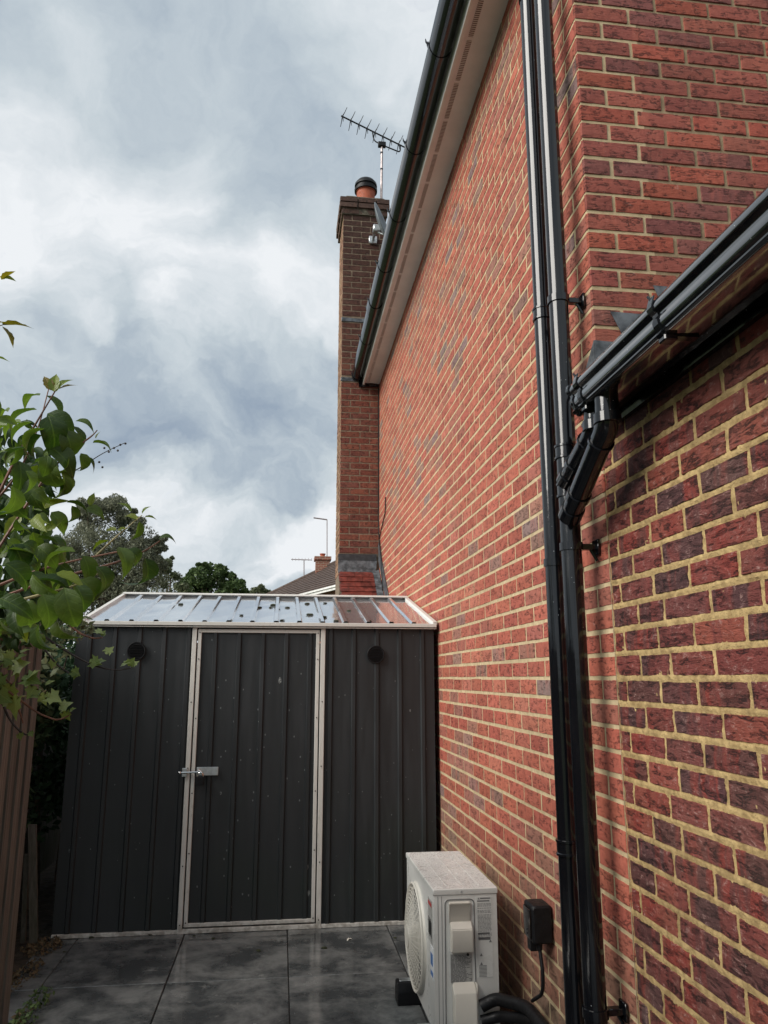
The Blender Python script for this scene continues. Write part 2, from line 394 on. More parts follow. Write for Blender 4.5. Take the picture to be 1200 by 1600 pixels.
def tube(bm, pts, r, n=12, cap=True, mi=0):
    pts = [Vector(p) for p in pts]; rs = r if isinstance(r, (list, tuple)) else [r] * len(pts)
    rings = []; t0 = (pts[1] - pts[0]).normalized()
    nrm = t0.orthogonal().normalized()
    for i, p in enumerate(pts):
        if i == 0: t = pts[1] - pts[0]
        elif i == len(pts) - 1: t = pts[-1] - pts[-2]
        else: t = (pts[i + 1] - pts[i]).normalized() + (pts[i] - pts[i - 1]).normalized()
        t = t.normalized() if t.length > 1e-9 else t0
        nrm = (nrm - t * nrm.dot(t)).normalized(); b = t.cross(nrm)
        rings.append([bm.verts.new(p + (nrm * cos(2 * pi * j / n) + b * sin(2 * pi * j / n)) * rs[i]) for j in range(n)])
    for a, b in zip(rings, rings[1:]):
        for j in range(n):
            f = bm.faces.new((a[j], a[(j + 1) % n], b[(j + 1) % n], b[j])); f.material_index = mi
    if cap:
        for rg in (rings[0][::-1], rings[-1]):
            f = bm.faces.new(rg); f.material_index = mi
    return bm
def bend(pts, r=0.03, n=5):
    """round the corners of a polyline"""
    pts = [Vector(p) for p in pts]; out = [pts[0]]
    for i in range(1, len(pts) - 1):
        a, b, c = pts[i - 1], pts[i], pts[i + 1]
        d1 = (a - b); d2 = (c - b); q = min(r, d1.length * 0.45, d2.length * 0.45)
        p0 = b + d1.normalized() * q; p2 = b + d2.normalized() * q
        for j in range(n + 1):
            t = j / n; out.append(p0 * (1 - t) ** 2 + b * 2 * t * (1 - t) + p2 * t * t)
    out.append(pts[-1]); return out
def extr(bm, prof, axis, a0, a1, closed=True, mi=0, nseg=1):
    """prof: 2D pairs. axis 'Y': (x,z); axis 'X': (y,z); axis 'Z': (x,y)"""
    def P(q, a):
        return {'Y': (q[0], a, q[1]), 'X': (a, q[0], q[1]), 'Z': (q[0], q[1], a)}[axis]
    rows = [[bm.verts.new(P(q, a0 + (a1 - a0) * i / nseg)) for q in prof] for i in range(nseg + 1)]
    n = len(prof)
    for A, B in zip(rows, rows[1:]):
        for j in range(n if closed else n - 1):
            f = bm.faces.new((A[j], A[(j + 1) % n], B[(j + 1) % n], B[j])); f.material_index = mi
    if closed:
        for rg in (rows[0][::-1], rows[-1]):
            f = bm.faces.new(rg); f.material_index = mi
    return bm
def sheet(bm, poly, thick, nvec, mi=0):
    nvec = Vector(nvec) * thick
    A = [bm.verts.new(Vector(p)) for p in poly]; B = [bm.verts.new(Vector(p) + nvec) for p in poly]
    bm.faces.new(A).material_index = mi; bm.faces.new(B[::-1]).material_index = mi
    n = len(A)
    for j in range(n): bm.faces.new((A[j], B[j], B[(j + 1) % n], A[(j + 1) % n])).material_index = mi
    return bm
def addattr(me, vals, name='brnd'):
    a = me.attributes.new(name, 'FLOAT', 'FACE')
    a.data.foreach_set('value', vals)
def setrnd(o, v):
    addattr(o.data, [v] * len(o.data.polygons))

# ------------------------------------------------------------------ setting: ground and patio
bm = NB(); g = bmesh.ops.create_grid(bm, x_segments=2, y_segments=2, size=900)
for v in bm.verts: v.co.z = -0.06
o = build('ground', bm, M['grass']); o['kind'] = 'structure'
bm = NB(); bmesh.ops.create_grid(bm, x_segments=60, y_segments=60, size=1)
for v in bm.verts:
    v.co = Vector((-1.65 + v.co.x * 0.62, 4.0 + v.co.y * 5, 0)); v.co.z = -0.012 + 0.018 * noise.noise(v.co * 6)
o = build('soil', bm, M['soil'], smooth=True); o['kind'] = 'structure'

patio = thing('patio', 'dark slate paving', 'x', (0, 3, 0)); del patio['category']; del patio['label']; patio['kind'] = 'structure'
bm = NB(); box(bm, (-1.25, -1.5, -0.05), (1.05, 8.3, -0.006)); build('joint_bed', bm, M['joint'], patio)
XS = [0.083 + 0.612 * i for i in (-2, -1, 0, 1)]; XS = [-1.24] + XS[0:] if False else [0.083 + 0.612 * k for k in (-2, -1, 0, 1)] + [1.04]
XS = [-1.32] + XS
YS = [4.385 + 0.902 * k for k in range(-5, 2)]
for i in range(len(XS) - 1):
    for j in range(len(YS) - 1):
        g = 0.003; bm = NB()
        e = R.uniform(-.0012, .0012)
        box(bm, (XS[i] + g, YS[j] + g, -0.02), (XS[i + 1] - g, YS[j + 1] - g, e), 0.0022)
        o = build('paving_slab', bm, M['paving'], patio, center=True); setrnd(o, R.random())

# ------------------------------------------------------------------ bricks
PAL_HOUSE = [((0.41, 0.115, 0.075), 6), ((0.435, 0.13, 0.085), 5), ((0.385, 0.105, 0.072), 4), ((0.45, 0.15, 0.10), 2), ((0.35, 0.12, 0.088), 2)]
PAL_GREY = [((0.28, 0.155, 0.125), 3), ((0.33, 0.15, 0.11), 3), ((0.23, 0.15, 0.14), 1)]
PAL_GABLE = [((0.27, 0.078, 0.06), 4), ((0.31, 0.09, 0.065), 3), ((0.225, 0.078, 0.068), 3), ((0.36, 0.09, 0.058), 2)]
PAL_EXT = [((0.145, 0.052, 0.047), 6), ((0.19, 0.06, 0.05), 5), ((0.12, 0.050, 0.050), 3), ((0.27, 0.066, 0.052), 4), ((0.34, 0.085, 0.058), 2)]
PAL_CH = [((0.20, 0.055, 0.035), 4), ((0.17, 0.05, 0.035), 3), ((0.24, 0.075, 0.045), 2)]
def pick(pal):
    t = R.random() * sum(q[1] for q in pal)
    for c, ww in pal:
        t -= ww
        if t <= 0: break
    j = R.uniform(0.88, 1.14); return (c[0] * j, c[1] * j * R.uniform(.95, 1.05), c[2] * j)
def brick_geo(o, u, n, Lb, Hb, dep, amp, seg=(5, 2), ed=0.003):
    """list of verts and faces; o = lower left corner of the face, u along, n outward"""
    o = Vector(o); u = Vector(u); n = Vector(n); z = Vector((0, 0, 1)); V = []; Fc = []
    a, b = seg; ts = .0012 if amp > .0015 else .0005; tl = R.uniform(-ts, ts); tp = R.uniform(-ts, ts)
    for j in range(b + 1):
        for i in range(a + 1):
            s, t = i / a, j / b
            su = ed + (Lb - 2 * ed) * s; sz = ed + (Hb - 2 * ed) * t
            p = o + u * su + z * sz
            d = amp * noise.noise(p * 28) + amp * 0.7 * noise.noise(p * 70) + tl * (s - .5) + tp * (t - .5)
            edge = i in (0, a) or j in (0, b)
            if edge: p = p + u * (noise.noise(p * 60) * ed * .6) + z * (noise.noise(p * 60 + Vector((9, 3, 1))) * ed * .6)
            V.append(p + n * (d - (ed * 0.5 if edge else 0)))
    for j in range(b):
        for i in range(a):
            q = j * (a + 1) + i; Fc.append((q, q + 1, q + a + 2, q + a + 1))
    ring = [i for i in range(a + 1)] + [j * (a + 1) + a for j in range(1, b + 1)] + [b * (a + 1) + i for i in range(a - 1, -1, -1)] + [j * (a + 1) for j in range(b - 1, 0, -1)]
    base = len(V)
    for r in ring:
        i, j = r % (a + 1), r // (a + 1)
        V.append(o + u * (Lb * i / a) + z * (Hb * j / b) - n * dep)
    for q in range(len(ring)):
        q2 = (q + 1) % len(ring); Fc.append((ring[q2], ring[q], base + q, base + q2))
    return V, Fc
def mkmesh(name, V, Fc, col, col2, rnd, m):
    me = bpy.data.meshes.new(name); me.from_pydata(V, [], Fc)
    for nm, vals in (('bcol', col), ('bcol2', col2)):
        a = me.attributes.new(nm, 'FLOAT_COLOR', 'FACE')
        fl = []
        for c in vals: fl += [c[0], c[1], c[2], 1.0]
        a.data.foreach_set('color', fl)
    addattr(me, rnd)
    me.materials.append(m); me.polygons.foreach_set('use_smooth', [True] * len(Fc)); me.update()
    try: me.set_sharp_from_angle(angle=radians(35))
    except Exception: pass
    return me
def proj_area(o, u, L_, H_):
    pts = [Vector(o), Vector(o) + Vector(u) * L_, Vector(o) + Vector(u) * L_ + Vector((0, 0, H_)), Vector(o) + Vector((0, 0, H_))]
    q = []
    for p in pts:
        v = p - Vector((0, 0, CAMH)); d = v.dot(FW)
        if d < 0.2: return 0
        q.append((PX + F * v.dot(RT) / d, PY - F * v.dot(UP) / d))
    cx = sum(a[0] for a in q) / 4; cy = sum(a[1] for a in q) / 4
    if not (-10 < cx < 1215 and -10 < cy < 1610): return 0
    return abs(sum(q[i][0] * q[(i + 1) % 4][1] - q[(i + 1) % 4][0] * q[i][1] for i in range(4))) / 2
def courses(u0, u1, z0, z1, bond='stretcher', first=0, gap=0.010, halfp=0.0, clip=None):
    out = []; k0 = round(z0 / 0.075)
    k = k0
    while k * 0.075 < z1 - 0.02:
        z = k * 0.075 + 0.005; Hb = 0.065
        x = u0; seq = 0
        first_len = 0.1025 if (k + first) % 2 else 0.215
        while x < u1 - 0.03:
            if seq == 0: Lb = first_len
            else: Lb = 0.1025 if R.random() < halfp else 0.215
            jit = R.uniform(-.002, .002)
            Lb2 = min(Lb, u1 - x)
            if clip is None or clip(x, z, Lb2, Hb): out.append((x + (0 if seq == 0 else jit), z + R.uniform(-.001, .001), Lb2, Hb + R.uniform(-.0012, .0012)))
            x += Lb + gap; seq += 1
        k += 1
    return out
def colour_house(y, z):
    nn = noise.noise(Vector((y * 0.9 + z * 0.25, z * 1.1, 4.2))) + 0.5 * noise.noise(Vector((y * 2.3, z * 2.3, 1.2)))
    pg = 0.05 + (0.34 if nn > 0.26 else (0.16 if nn > 0.05 else 0))
    c = pick(PAL_GREY) if R.random() < pg else pick(PAL_HOUSE)
    if z < 0.75:
        t = min(1, (0.75 - z) / 0.35) * R.uniform(.6, 1)
        s = (0.25, 0.17, 0.115); c = tuple(c[i] * (1 - t) + s[i] * t for i in range(3))
    return c

XW = 1.05; YC = 2.365; YCH = 8.41
house = thing('brick_house', 'tall red brick house wall with black gutter and white soffit, beside the shed', 'house', (1.5, 5.0, 0))
wall = None
# mortar backing of the long wall (recessed 5 mm)
bm = NB(); box(bm, (XW + 0.0036, YC + 0.005, 0), (XW + 0.25, YCH + 0.3, 4.88))
wall = build('long_wall', bm, M['mortar'], house)
bm = NB()
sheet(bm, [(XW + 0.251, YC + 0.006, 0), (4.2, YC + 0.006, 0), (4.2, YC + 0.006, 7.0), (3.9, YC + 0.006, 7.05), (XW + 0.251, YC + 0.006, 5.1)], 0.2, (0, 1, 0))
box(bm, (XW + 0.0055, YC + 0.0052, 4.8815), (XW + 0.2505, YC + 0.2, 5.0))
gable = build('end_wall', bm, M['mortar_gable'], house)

BR = []   # (score, geo args, colours, material, which)
for (x, z, L_, H_) in courses(YC + 0.0035, YCH + 0.02, 0, 2.325, first=0) + courses(YC + 0.0165, YCH + 0.02, 2.325, 4.86, first=0):
    c = colour_house(x, z); c2 = pick(PAL_HOUSE)
    BR.append([proj_area((XW, x + L_, z), (0, -1, 0), L_, H_), ((XW, x + L_, z), (0, -1, 0), (-1, 0, 0), L_, H_, 0.012, 0.0010), c, c2, wall])
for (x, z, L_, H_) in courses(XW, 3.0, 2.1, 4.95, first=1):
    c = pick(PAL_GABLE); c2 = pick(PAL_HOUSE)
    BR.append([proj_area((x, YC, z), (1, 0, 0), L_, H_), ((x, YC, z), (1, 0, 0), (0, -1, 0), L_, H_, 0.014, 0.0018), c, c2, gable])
BR.sort(key=lambda q: -q[0])
def emit_bricks(lst, m, nsingle, stuffname='brickwork', seg2=(3, 1)):
    rest = {}
    for idx, (sc, ga, c, c2, par) in enumerate(lst):
        if idx < nsingle and sc > 0:
            V, Fc = brick_geo(*ga); og = ga[0]
            me = mkmesh('brick', V, Fc, [c] * len(Fc), [c2] * len(Fc), [R.random()] * len(Fc), m)
            place('brick', me, par, og)
        else: rest.setdefault(par.name, (par, []))[1].append((ga, c, c2))
    for par, items in rest.values():
        V = []; Fc = []; cc = []; cc2 = []; rr = []
        for ga, c, c2 in items:
            v, f = brick_geo(*ga, seg=seg2); b = len(V); V += v; Fc += [tuple(i + b for i in q) for q in f]
            cc += [c] * len(f); cc2 += [c2] * len(f); rr += [R.random()] * len(f)
        me = mkmesh(stuffname, V, Fc, cc, cc2, rr, m); o = place(stuffname, me, par); o['kind'] = 'stuff'
emit_bricks(BR, M['brick'], 300)

# ------------------------------------------------------------------ chimney
CX0, CX1, CY0, CY1 = 0.607, 1.13, YCH, YCH + 0.64
bm = NB(); box(bm, (CX0 + 0.005, CY0 + 0.005, 2.40), (CX1 - 0.005, CY1 - 0.005, 7.10), 0)
box(bm, (CX0 + 0.02, 7.35, 0), (XW, CY0 + 0.0049, 2.05)); box(bm, (CX0 + 0.021, CY0 + 0.0051, 0), (XW - .001, CY1, 2.399))
chim = build('chimney', bm, M['mortar_dark'], house)
CB = []
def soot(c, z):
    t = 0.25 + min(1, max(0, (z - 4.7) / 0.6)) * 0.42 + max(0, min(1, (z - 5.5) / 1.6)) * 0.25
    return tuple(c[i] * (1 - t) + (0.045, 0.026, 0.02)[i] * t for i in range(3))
for (x, z, L_, H_) in courses(CX0, CX1 - 0.001, 2.85, 7.04, first=0):
    if z < 4.8 and x > XW - 0.01: continue
    if z < 4.84 and x + L_ > XW: L_ = XW - 0.002 - x
    if abs(z - 4.88) < 0.03 or abs(z - 5.63) < 0.03: continue
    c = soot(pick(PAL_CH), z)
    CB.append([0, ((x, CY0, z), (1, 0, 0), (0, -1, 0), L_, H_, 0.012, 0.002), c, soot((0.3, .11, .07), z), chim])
for (x, z, L_, H_) in courses(CY0 + 0.0165, CY1, 2.6, 7.04, first=1):
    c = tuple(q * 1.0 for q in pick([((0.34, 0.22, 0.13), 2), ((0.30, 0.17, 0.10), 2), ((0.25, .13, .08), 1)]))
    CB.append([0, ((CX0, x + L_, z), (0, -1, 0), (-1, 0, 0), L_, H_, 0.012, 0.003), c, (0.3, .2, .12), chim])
# corbel and cap courses
for dz, ex, zb in ((0, 0.022, 7.05), (1, 0.045, 7.125), (2, 0.045, 7.20)):
    for (x, z, L_, H_) in courses(CX0 - ex, CX1 + ex, zb, zb + 0.07, first=dz):
        CB.append([0, ((x, CY0 - ex, zb + .005), (1, 0, 0), (0, -1, 0), L_, .065, 0.05, 0.004), (0.075, 0.045, 0.035), (0.12, .06, .04), chim])
    for (x, z, L_, H_) in courses(CY0 - ex + .051, CY1 + ex, zb, zb + 0.07, first=dz + 1):
        CB.append([0, ((CX0 - ex, x + L_, zb + .005), (0, -1, 0), (-1, 0, 0), L_, .065, 0.05, 0.004), (0.13, 0.085, 0.06), (0.12, .06, .04), chim])
emit_bricks(CB, M['brick'], 0)
bm = NB()
box(bm, (CX0 - .015, CY0 - .015, 7.05), (CX1 + .015, CY1 + .015, 7.27))
box(bm, (CX0 + .02, CY0 + .02, 7.27), (CX1 - .0, CY1 - .02, 7.335), 0.02)
for f in bm.faces: pass
bmesh.ops.subdivide_edges(bm, edges=bm.edges, cuts=5, use_grid_fill=True)
for v in bm.verts: v.co += Vector((noise.noise(v.co * 9), noise.noise(v.co * 9 + Vector((5, 0, 0))), noise.noise(v.co * 11 + Vector((0, 7, 0))))) * 0.012
build('chimney_cap', bm, M['cap'], chim, smooth=True)
for zb in (4.88, 5.63):
    bm = NB(); box(bm, (CX0 - .008, CY0 - .006, zb + .002), (XW if zb < 5 else CX1, CY0 + .02, zb + .050), 0.004)
    bmesh.ops.subdivide_edges(bm, edges=bm.edges, cuts=3, use_grid_fill=True)
    for v in bm.verts: v.co += Vector((0, noise.noise(v.co * 14), noise.noise(v.co * 17))) * 0.008
    build('lead_band', bm, M['lead'], chim)
bm = NB(); pc = (0.915, 8.74)
def lathe(bm, prof, cx, cy, n=24, mi=0):
    rings = []
    for r, z in prof: rings.append([bm.verts.new((cx + r * cos(2 * pi * j / n), cy + r * sin(2 * pi * j / n), z)) for j in range(n)])
    for a, b in zip(rings, rings[1:]):
        for j in range(n): bm.faces.new((a[j], a[(j + 1) % n], b[(j + 1) % n], b[j])).material_index = mi
    bm.faces.new(rings[-1]).material_index = mi; bm.faces.new(rings[0][::-1]).material_index = mi
    return bm
lathe(bm, [(0.14, 7.30), (0.135, 7.42), (0.118, 7.43), (0.116, 7.59), (0.127, 7.595), (0.127, 7.62), (0.10, 7.625)], *pc)
pot = build('chimney_pot', bm, M['clay'], chim, smooth=True)
bm = NB(); lathe(bm, [(0.130, 7.600), (0.146, 7.605), (0.148, 7.635), (0.130, 7.65), (0.130, 7.675), (0.145, 7.68), (0.140, 7.715), (0.110, 7.755), (0.06, 7.78), (0.0001, 7.785)], *pc)
build('chimney_cowl', bm, M['rubber'], chim, smooth=True)
# lead apron, tiled shoulder, side lead
bm = NB()
sheet(bm, [(CX0 - .012, CY0 - .004, 2.775), (XW - .03, CY0 - .004, 2.775), (XW - .03, CY0 - .002, 2.845), (CX0 - .012, CY0 - .002, 2.845)], 0.012, (0, -1, 0))
build('lead_apron', bm, M['lead_dark'], chim)
bm = NB(); sheet(bm, [(CX0 - .015, CY0 - .05, 2.625), (XW - .04, CY0 - .05, 2.625), (XW - .025, CY0 - .008, 2.772), (CX0 - .012, CY0 - .008, 2.772)], 0.006, (0, -.9, .4))
build('lead_apron', bm, M['lead'], chim)
sl = Vector((0, -0.785, -0.62)).normalized(); nn = Vector((0, -0.62, 0.785))
for r in range(9):
    for c in range(-1, 3):
        w_ = 0.160; x0 = CX0 + 0.0 + c * 0.163 + (0.08 if r % 2 else 0); x1 = x0 + w_
        x0 = max(x0, CX0 - .012); x1 = min(x1, XW - .075)
        if x1 - x0 < 0.03: continue
        top = Vector((0, CY0 - 0.02, 2.645)) + sl * (0.10 * r)
        cc = Vector(((x0 + x1) / 2, top.y, top.z)) + sl * 0.06 + nn * (0.012 + R.uniform(0, .004))
        bm = NB(); ax = Vector((1, 0, 0)); tilt = (sl + nn * 0.10).normalized()
        obox(bm, cc, ax, tilt, ax.cross(tilt), (x1 - x0) / 2, 0.085, 0.006)
        o = build('roof_tile', bm, M['tile'], chim, center=True)
bm = NB()
sheet(bm, [(XW - .004, CY0 - .001, 2.78), (XW - .004, CY0 - 1.0, 1.95), (XW - .004, CY0 - 1.0, 2.15), (XW - .004, CY0 - .001, 2.98)], 0.004, (-1, 0, 0))
sheet(bm, [(XW - .005, CY0 - .03, 2.665), (XW - .095, CY0 - .03, 2.645), (XW - .095, CY0 - .9, 1.95), (XW - .005, CY0 - .9, 1.99)], 0.008, (0, -.6, .78))
build('lead_flashing', bm, M['lead'], chim)

# ------------------------------------------------------------------ eaves of the house
ZS = 4.86; XF = 0.855; GY0 = 2.15; GY1 = YCH - 0.01
bm = NB(); box(bm, (XF + .0195, GY0, ZS), (XW + 0.004, GY1, ZS + .012))
soffit = build('soffit', bm, M['white_pvc'], house)
bm = NB(); extr(bm, [(XF, ZS - .024), (XF + .019, ZS - .024), (XF + .019, ZS + .2), (XF, ZS + .2)], 'Y', GY0, GY1)
build('fascia_board', bm, M['white_pvc'], house)
segs = []
yy = GY0 + 0.03
while yy < GY1 - .1:
    segs.append((yy, min(yy + 0.285, GY1 - .03))); yy += 0.31
for y0, y1 in segs:
    bm = NB(); a, b = 0.902, 0.928
    box(bm, (a, y0, ZS - .0012), (b, y1, ZS - .0002), 0, 0)
    yb = y0
    while yb < y1 - .006:
        box(bm, (a - .001, yb, ZS - .0035), (b + .001, yb + .0045, ZS - .0012), 0, 1); yb += 0.0125
    build('vent_grille', bm, [M['vent_shade'], M['white_pvc']], soffit, center=True)
def gutter_prof(cx, zt, r, d, t=0.003, n=12):
    outer = [(cx - r * cos(pi * i / n), zt - d * sin(pi * i / n)) for i in range(n + 1)]
    outer = [(outer[0][0] - .002, zt + .012)] + outer + [(outer[-1][0], zt + .012)]
    inner = [(cx - (r - t) * cos(pi * i / n), zt - (d - t) * sin(pi * i / n)) for i in range(n, -1, -1)]
    return outer + [(cx + r - t, zt + .012)] + inner + [(cx - r + t, zt + .012)]
GCX, GZT, GR, GD = 0.790, 4.965, 0.062, 0.076
bm = NB(); extr(bm, gutter_prof(GCX, GZT, GR, GD), 'Y', GY0, GY1, nseg=1)
gut = build('gutter', bm, M['pvc'], house, smooth=True)
for yb in (2.75, 3.6, 4.42, 5.2, 5.95, 7.42):
    bm = NB()
    arc = [(GCX - (GR + .004) * cos(pi * i / 12), GZT - (GD + .004) * sin(pi * i / 12)) for i in range(13)]
    arc2 = [(GCX - (GR + .001) * cos(pi * i / 12), GZT - (GD + .001) * sin(pi * i / 12)) for i in range(12, -1, -1)]
    extr(bm, [(arc[0][0] - .006, GZT + .022)] + arc + arc2 + [(arc2[-1][0] - .002, GZT + .022)], 'Y', yb - .014, yb + .014)
    tube(bm, [(GCX - GR - .004, yb, GZT + .012), (GCX - GR - .016, yb - .003, GZT + .028), (GCX - GR - .02, yb - .006, GZT + .045)], [.006, .005, .002], 6)
    build('gutter_bracket', bm, M['pvc'], gut, smooth=True, center=True)
for (ya, yb_) in ((6.6, 6.78),):
    bm = NB()
    arc = [(GCX - (GR + .006) * cos(pi * i / 12), GZT - (GD + .006) * sin(pi * i / 12)) for i in range(13)]
    arc2 = [(GCX - (GR + .001) * cos(pi * i / 12), GZT - (GD + .001) * sin(pi * i / 12)) for i in range(12, -1, -1)]
    extr(bm, [(arc[0][0] - .004, GZT + .018)] + arc + arc2 + [(arc2[-1][0], GZT + .018)], 'Y', ya, yb_)
    for q in (ya, yb_):
        tube(bm, [(GCX - GR - .004, q, GZT + .012), (GCX - GR - .018, q, GZT + .034)], [.007, .003], 6)
    build('gutter_union', bm, M['pvc'], gut, smooth=True, center=True)
bm = NB(); extr(bm, [(GCX - (GR + .006) * cos(pi * i / 12), GZT - (GD + .008) * sin(pi * i / 12)) for i in range(13)] + [(GCX + GR + .006, GZT + .02), (GCX - GR - .006, GZT + .02)], 'Y', GY1 - .03, GY1 + .006)
extr(bm, [(GCX + .02, ZS - .05), (XW - .01, ZS - .032), (XW - .01, ZS - .013), (GCX + .02, ZS + .03)], 'Y', GY1 - .02, GY1 + .004)
build('end_cap', bm, M['pvc'], gut, center=True)
# roof slope above the gutter (seen only from further out)
bm = NB(); A = radians(35)
for i in range(16):
    a0 = Vector((0.80, 0, 5.03)) + Vector((cos(A), 0, sin(A))) * (0.25 * i)
    a1 = a0 + Vector((cos(A), 0, sin(A))) * 0.27
    up_ = Vector((-sin(A), 0, cos(A)))
    sheet(bm, [(a0.x, GY0, a0.z), (a1.x, GY0, a1.z - .02), (a1.x, YCH + 3, a1.z - .02), (a0.x, YCH + 3, a0.z)], 0.02, up_)
build('roof', bm, M['rooft'], house)
# ------------------------------------------------------------------ downpipes of the house
def collar(bm, x, y, z, r, h=0.05):
    lathe(bm, [(r, z), (r + .006, z + .001), (r + .006, z + .008), (r + .003, z + .010), (r + .003, z + h - .010), (r + .006, z + h - .008), (r + .006, z + h - .001), (r, z + h)], x, y, 20)
def clip(bm, x, y, z, r):
    lathe(bm, [(r, z - .014), (r + .005, z - .013), (r + .005, z + .013), (r, z + .014)], x, y, 20)
    box(bm, (x + r - .002, y - .012, z - .010), (XW - .004, y + .012, z + .010), .002)
    box(bm, (XW - .012, y - .024, z - .026), (XW - .0025, y + .024, z + .026), .002)
    tube(bm, [(XW - .03, y, z - .004), (XW - .006, y, z - .045)], .005, 6)
PR_ = 0.034
for (px_, py_, cols, clips) in ((0.955, 2.605, (0.93, 2.83), (1.9, 4.3)), (0.955, 2.44, (2.10, 2.235), (2.83, 1.93, 0.53, 4.5))):
    bm = NB(); top = GZT - GD
    tube(bm, [(px_, py_, -0.02), (px_, py_, 4.72)], PR_, 24)
    dp = build('downpipe', bm, M['pvc'], house, smooth=True)
    bm = NB(); tube(bm, bend([(px_, py_, 4.70), (px_, py_, 4.77), (GCX + .012, py_, ZS + .01), (GCX, py_, GZT - .05)], .05), PR_, 20); build('offset_bend', bm, M['pvc'], dp, smooth=True)
    for z in cols:
        bm = NB(); collar(bm, px_, py_, z, PR_); build('pipe_collar', bm, M['pvc'], dp, smooth=True, center=True)
    for z in clips:
        bm = NB(); clip(bm, px_, py_, z, PR_); build('pipe_clip', bm, M['pvc'], dp, smooth=True, center=True)
for z in (2.09, 1.99):
    pass

# ------------------------------------------------------------------ extension
ext = thing('house_extension', 'low side extension in dark plum brick with yellow mortar and black gutter', 'house extension', (1.3, 1.4, 0))
EY1 = YC - 0.004; EY0 = 0.75; EZ = 2.325
# mortar face as a fine, uneven sheet
bm = NB(); nx, nz = 300, 420
ey0 = 1.25
def mface(y, z):
    zz_ = z - math.floor(z / 0.075) * 0.075
    d = min(zz_, 0.075 - zz_)
    amp = 0.0026 * noise.noise(Vector((y * 34, z * 34, 0))) + 0.0028 * noise.noise(Vector((y * 110, z * 110, 3)))
    return XW + 0.0046 - (0.002 if d < .006 else 0) + amp
gv = [[bm.verts.new((mface(ey0 + (EY1 - ey0) * i / nx, EZ * j / nz), ey0 + (EY1 - ey0) * i / nx, EZ * j / nz)) for i in range(nx + 1)] for j in range(nz + 1)]
for j in range(nz):
    for i in range(nx): bm.faces.new((gv[j][i], gv[j][i + 1], gv[j + 1][i + 1], gv[j + 1][i]))
box(bm, (XW + .012, -1.6, 0), (XW + .22, EY1, EZ))
ewall = build('side_wall', bm, M['mortar_ext'], ext, smooth=True)
EB = []
k = 0
while k * 0.075 < EZ - 0.02:
    z = k * 0.075 + 0.005; y = EY1 - 0.006; s = 0
    seq = [0.055, 0.205, 0.185, 0.218, 0.215] if k % 2 else [0.155, 0.168, 0.210, 0.215]
    if k % 4 == 2: seq = [0.165, 0.150, 0.225, .205]
    while y > EY0:
        Lb = seq[s] if s < len(seq) else 0.215; Lb += R.uniform(-.004, .004)
        smooth_ = z < 0.60
        c = pick(PAL_EXT)
        if smooth_ : c = pick([((0.20, 0.10, 0.08), 3), ((0.24, 0.09, 0.065), 2), ((0.17, 0.10, .095), 2)])
        c2 = (0.32, 0.055, 0.04) if R.random() < .6 else (0.25, 0.06, 0.05)
        ga = ((XW, y, z), (0, -1, 0), (-1, 0, 0), Lb, 0.0632 + R.uniform(-.0025, .002), 0.012, 0.0026 if not smooth_ else 0.001, (6, 2), 0.0035)
        EB.append([proj_area(ga[0], ga[1], Lb, .063), ga, c, c2, ewall]); y -= Lb + 0.0115; s += 1
    k += 1
EB.sort(key=lambda q: -q[0])
def emit_ext():
    rest = []
    for i, (sc, ga, c, c2, par) in enumerate(EB):
        V, Fc = brick_geo(ga[0], ga[1], ga[2], ga[3], ga[4], ga[5], ga[6], ga[7] if sc > 0 else (2, 1), ga[8])
        if sc > 0 and i < 300:
            place('brick', mkmesh('brick', V, Fc, [c] * len(Fc), [c2] * len(Fc), [R.random()] * len(Fc), M['brick_ext']), par, ga[0])
        else: rest.append((V, Fc, c, c2))
    V = []; Fc = []; cc = []; c3 = []; rr = []
    for v, f, c, c2 in rest:
        b = len(V); V += v; Fc += [tuple(i + b for i in q) for q in f]; cc += [c] * len(f); c3 += [c2] * len(f); rr += [R.random()] * len(f)
    if V:
        o = place('brickwork', mkmesh('brickwork', V, Fc, cc, c3, rr, M['brick_ext']), ewall); o['kind'] = 'stuff'
emit_ext()
# eaves of the extension
bm = NB(); extr(bm, [(0.958, 2.30), (0.972, 2.30), (0.972, 2.44), (0.958, 2.44)], 'Y', -1.6, EY1 - .12)
build('fascia_board', bm, M['pvc'], ext)
bm = NB(); extr(bm, [(0.973, 2.318), (XW + .02, 2.318), (XW + .02, 2.330), (0.973, 2.330)], 'Y', -1.6, EY1 - .02)
extr(bm, [(XW - .020, 2.290), (XW - .003, 2.290), (XW - .003, 2.317), (XW - .030, 2.317)], 'Y', -1.6, EY1 - .01)
build('soffit', bm, M['pvc'], ext)
A = radians(33)
bm = NB()
for i in range(8):
    a0 = Vector((0.975, 0, 2.44)) + Vector((cos(A), 0, sin(A))) * (0.25 * i); a1 = a0 + Vector((cos(A), 0, sin(A))) * 0.27
    sheet(bm, [(a0.x, -1.6, a0.z), (a1.x, -1.6, a1.z - .02), (a1.x, EY1 - .005, a1.z - .02), (a0.x, EY1 - .005, a0.z)], 0.02, (-sin(A), 0, cos(A)))
build('roof', bm, M['rooft'], ext)
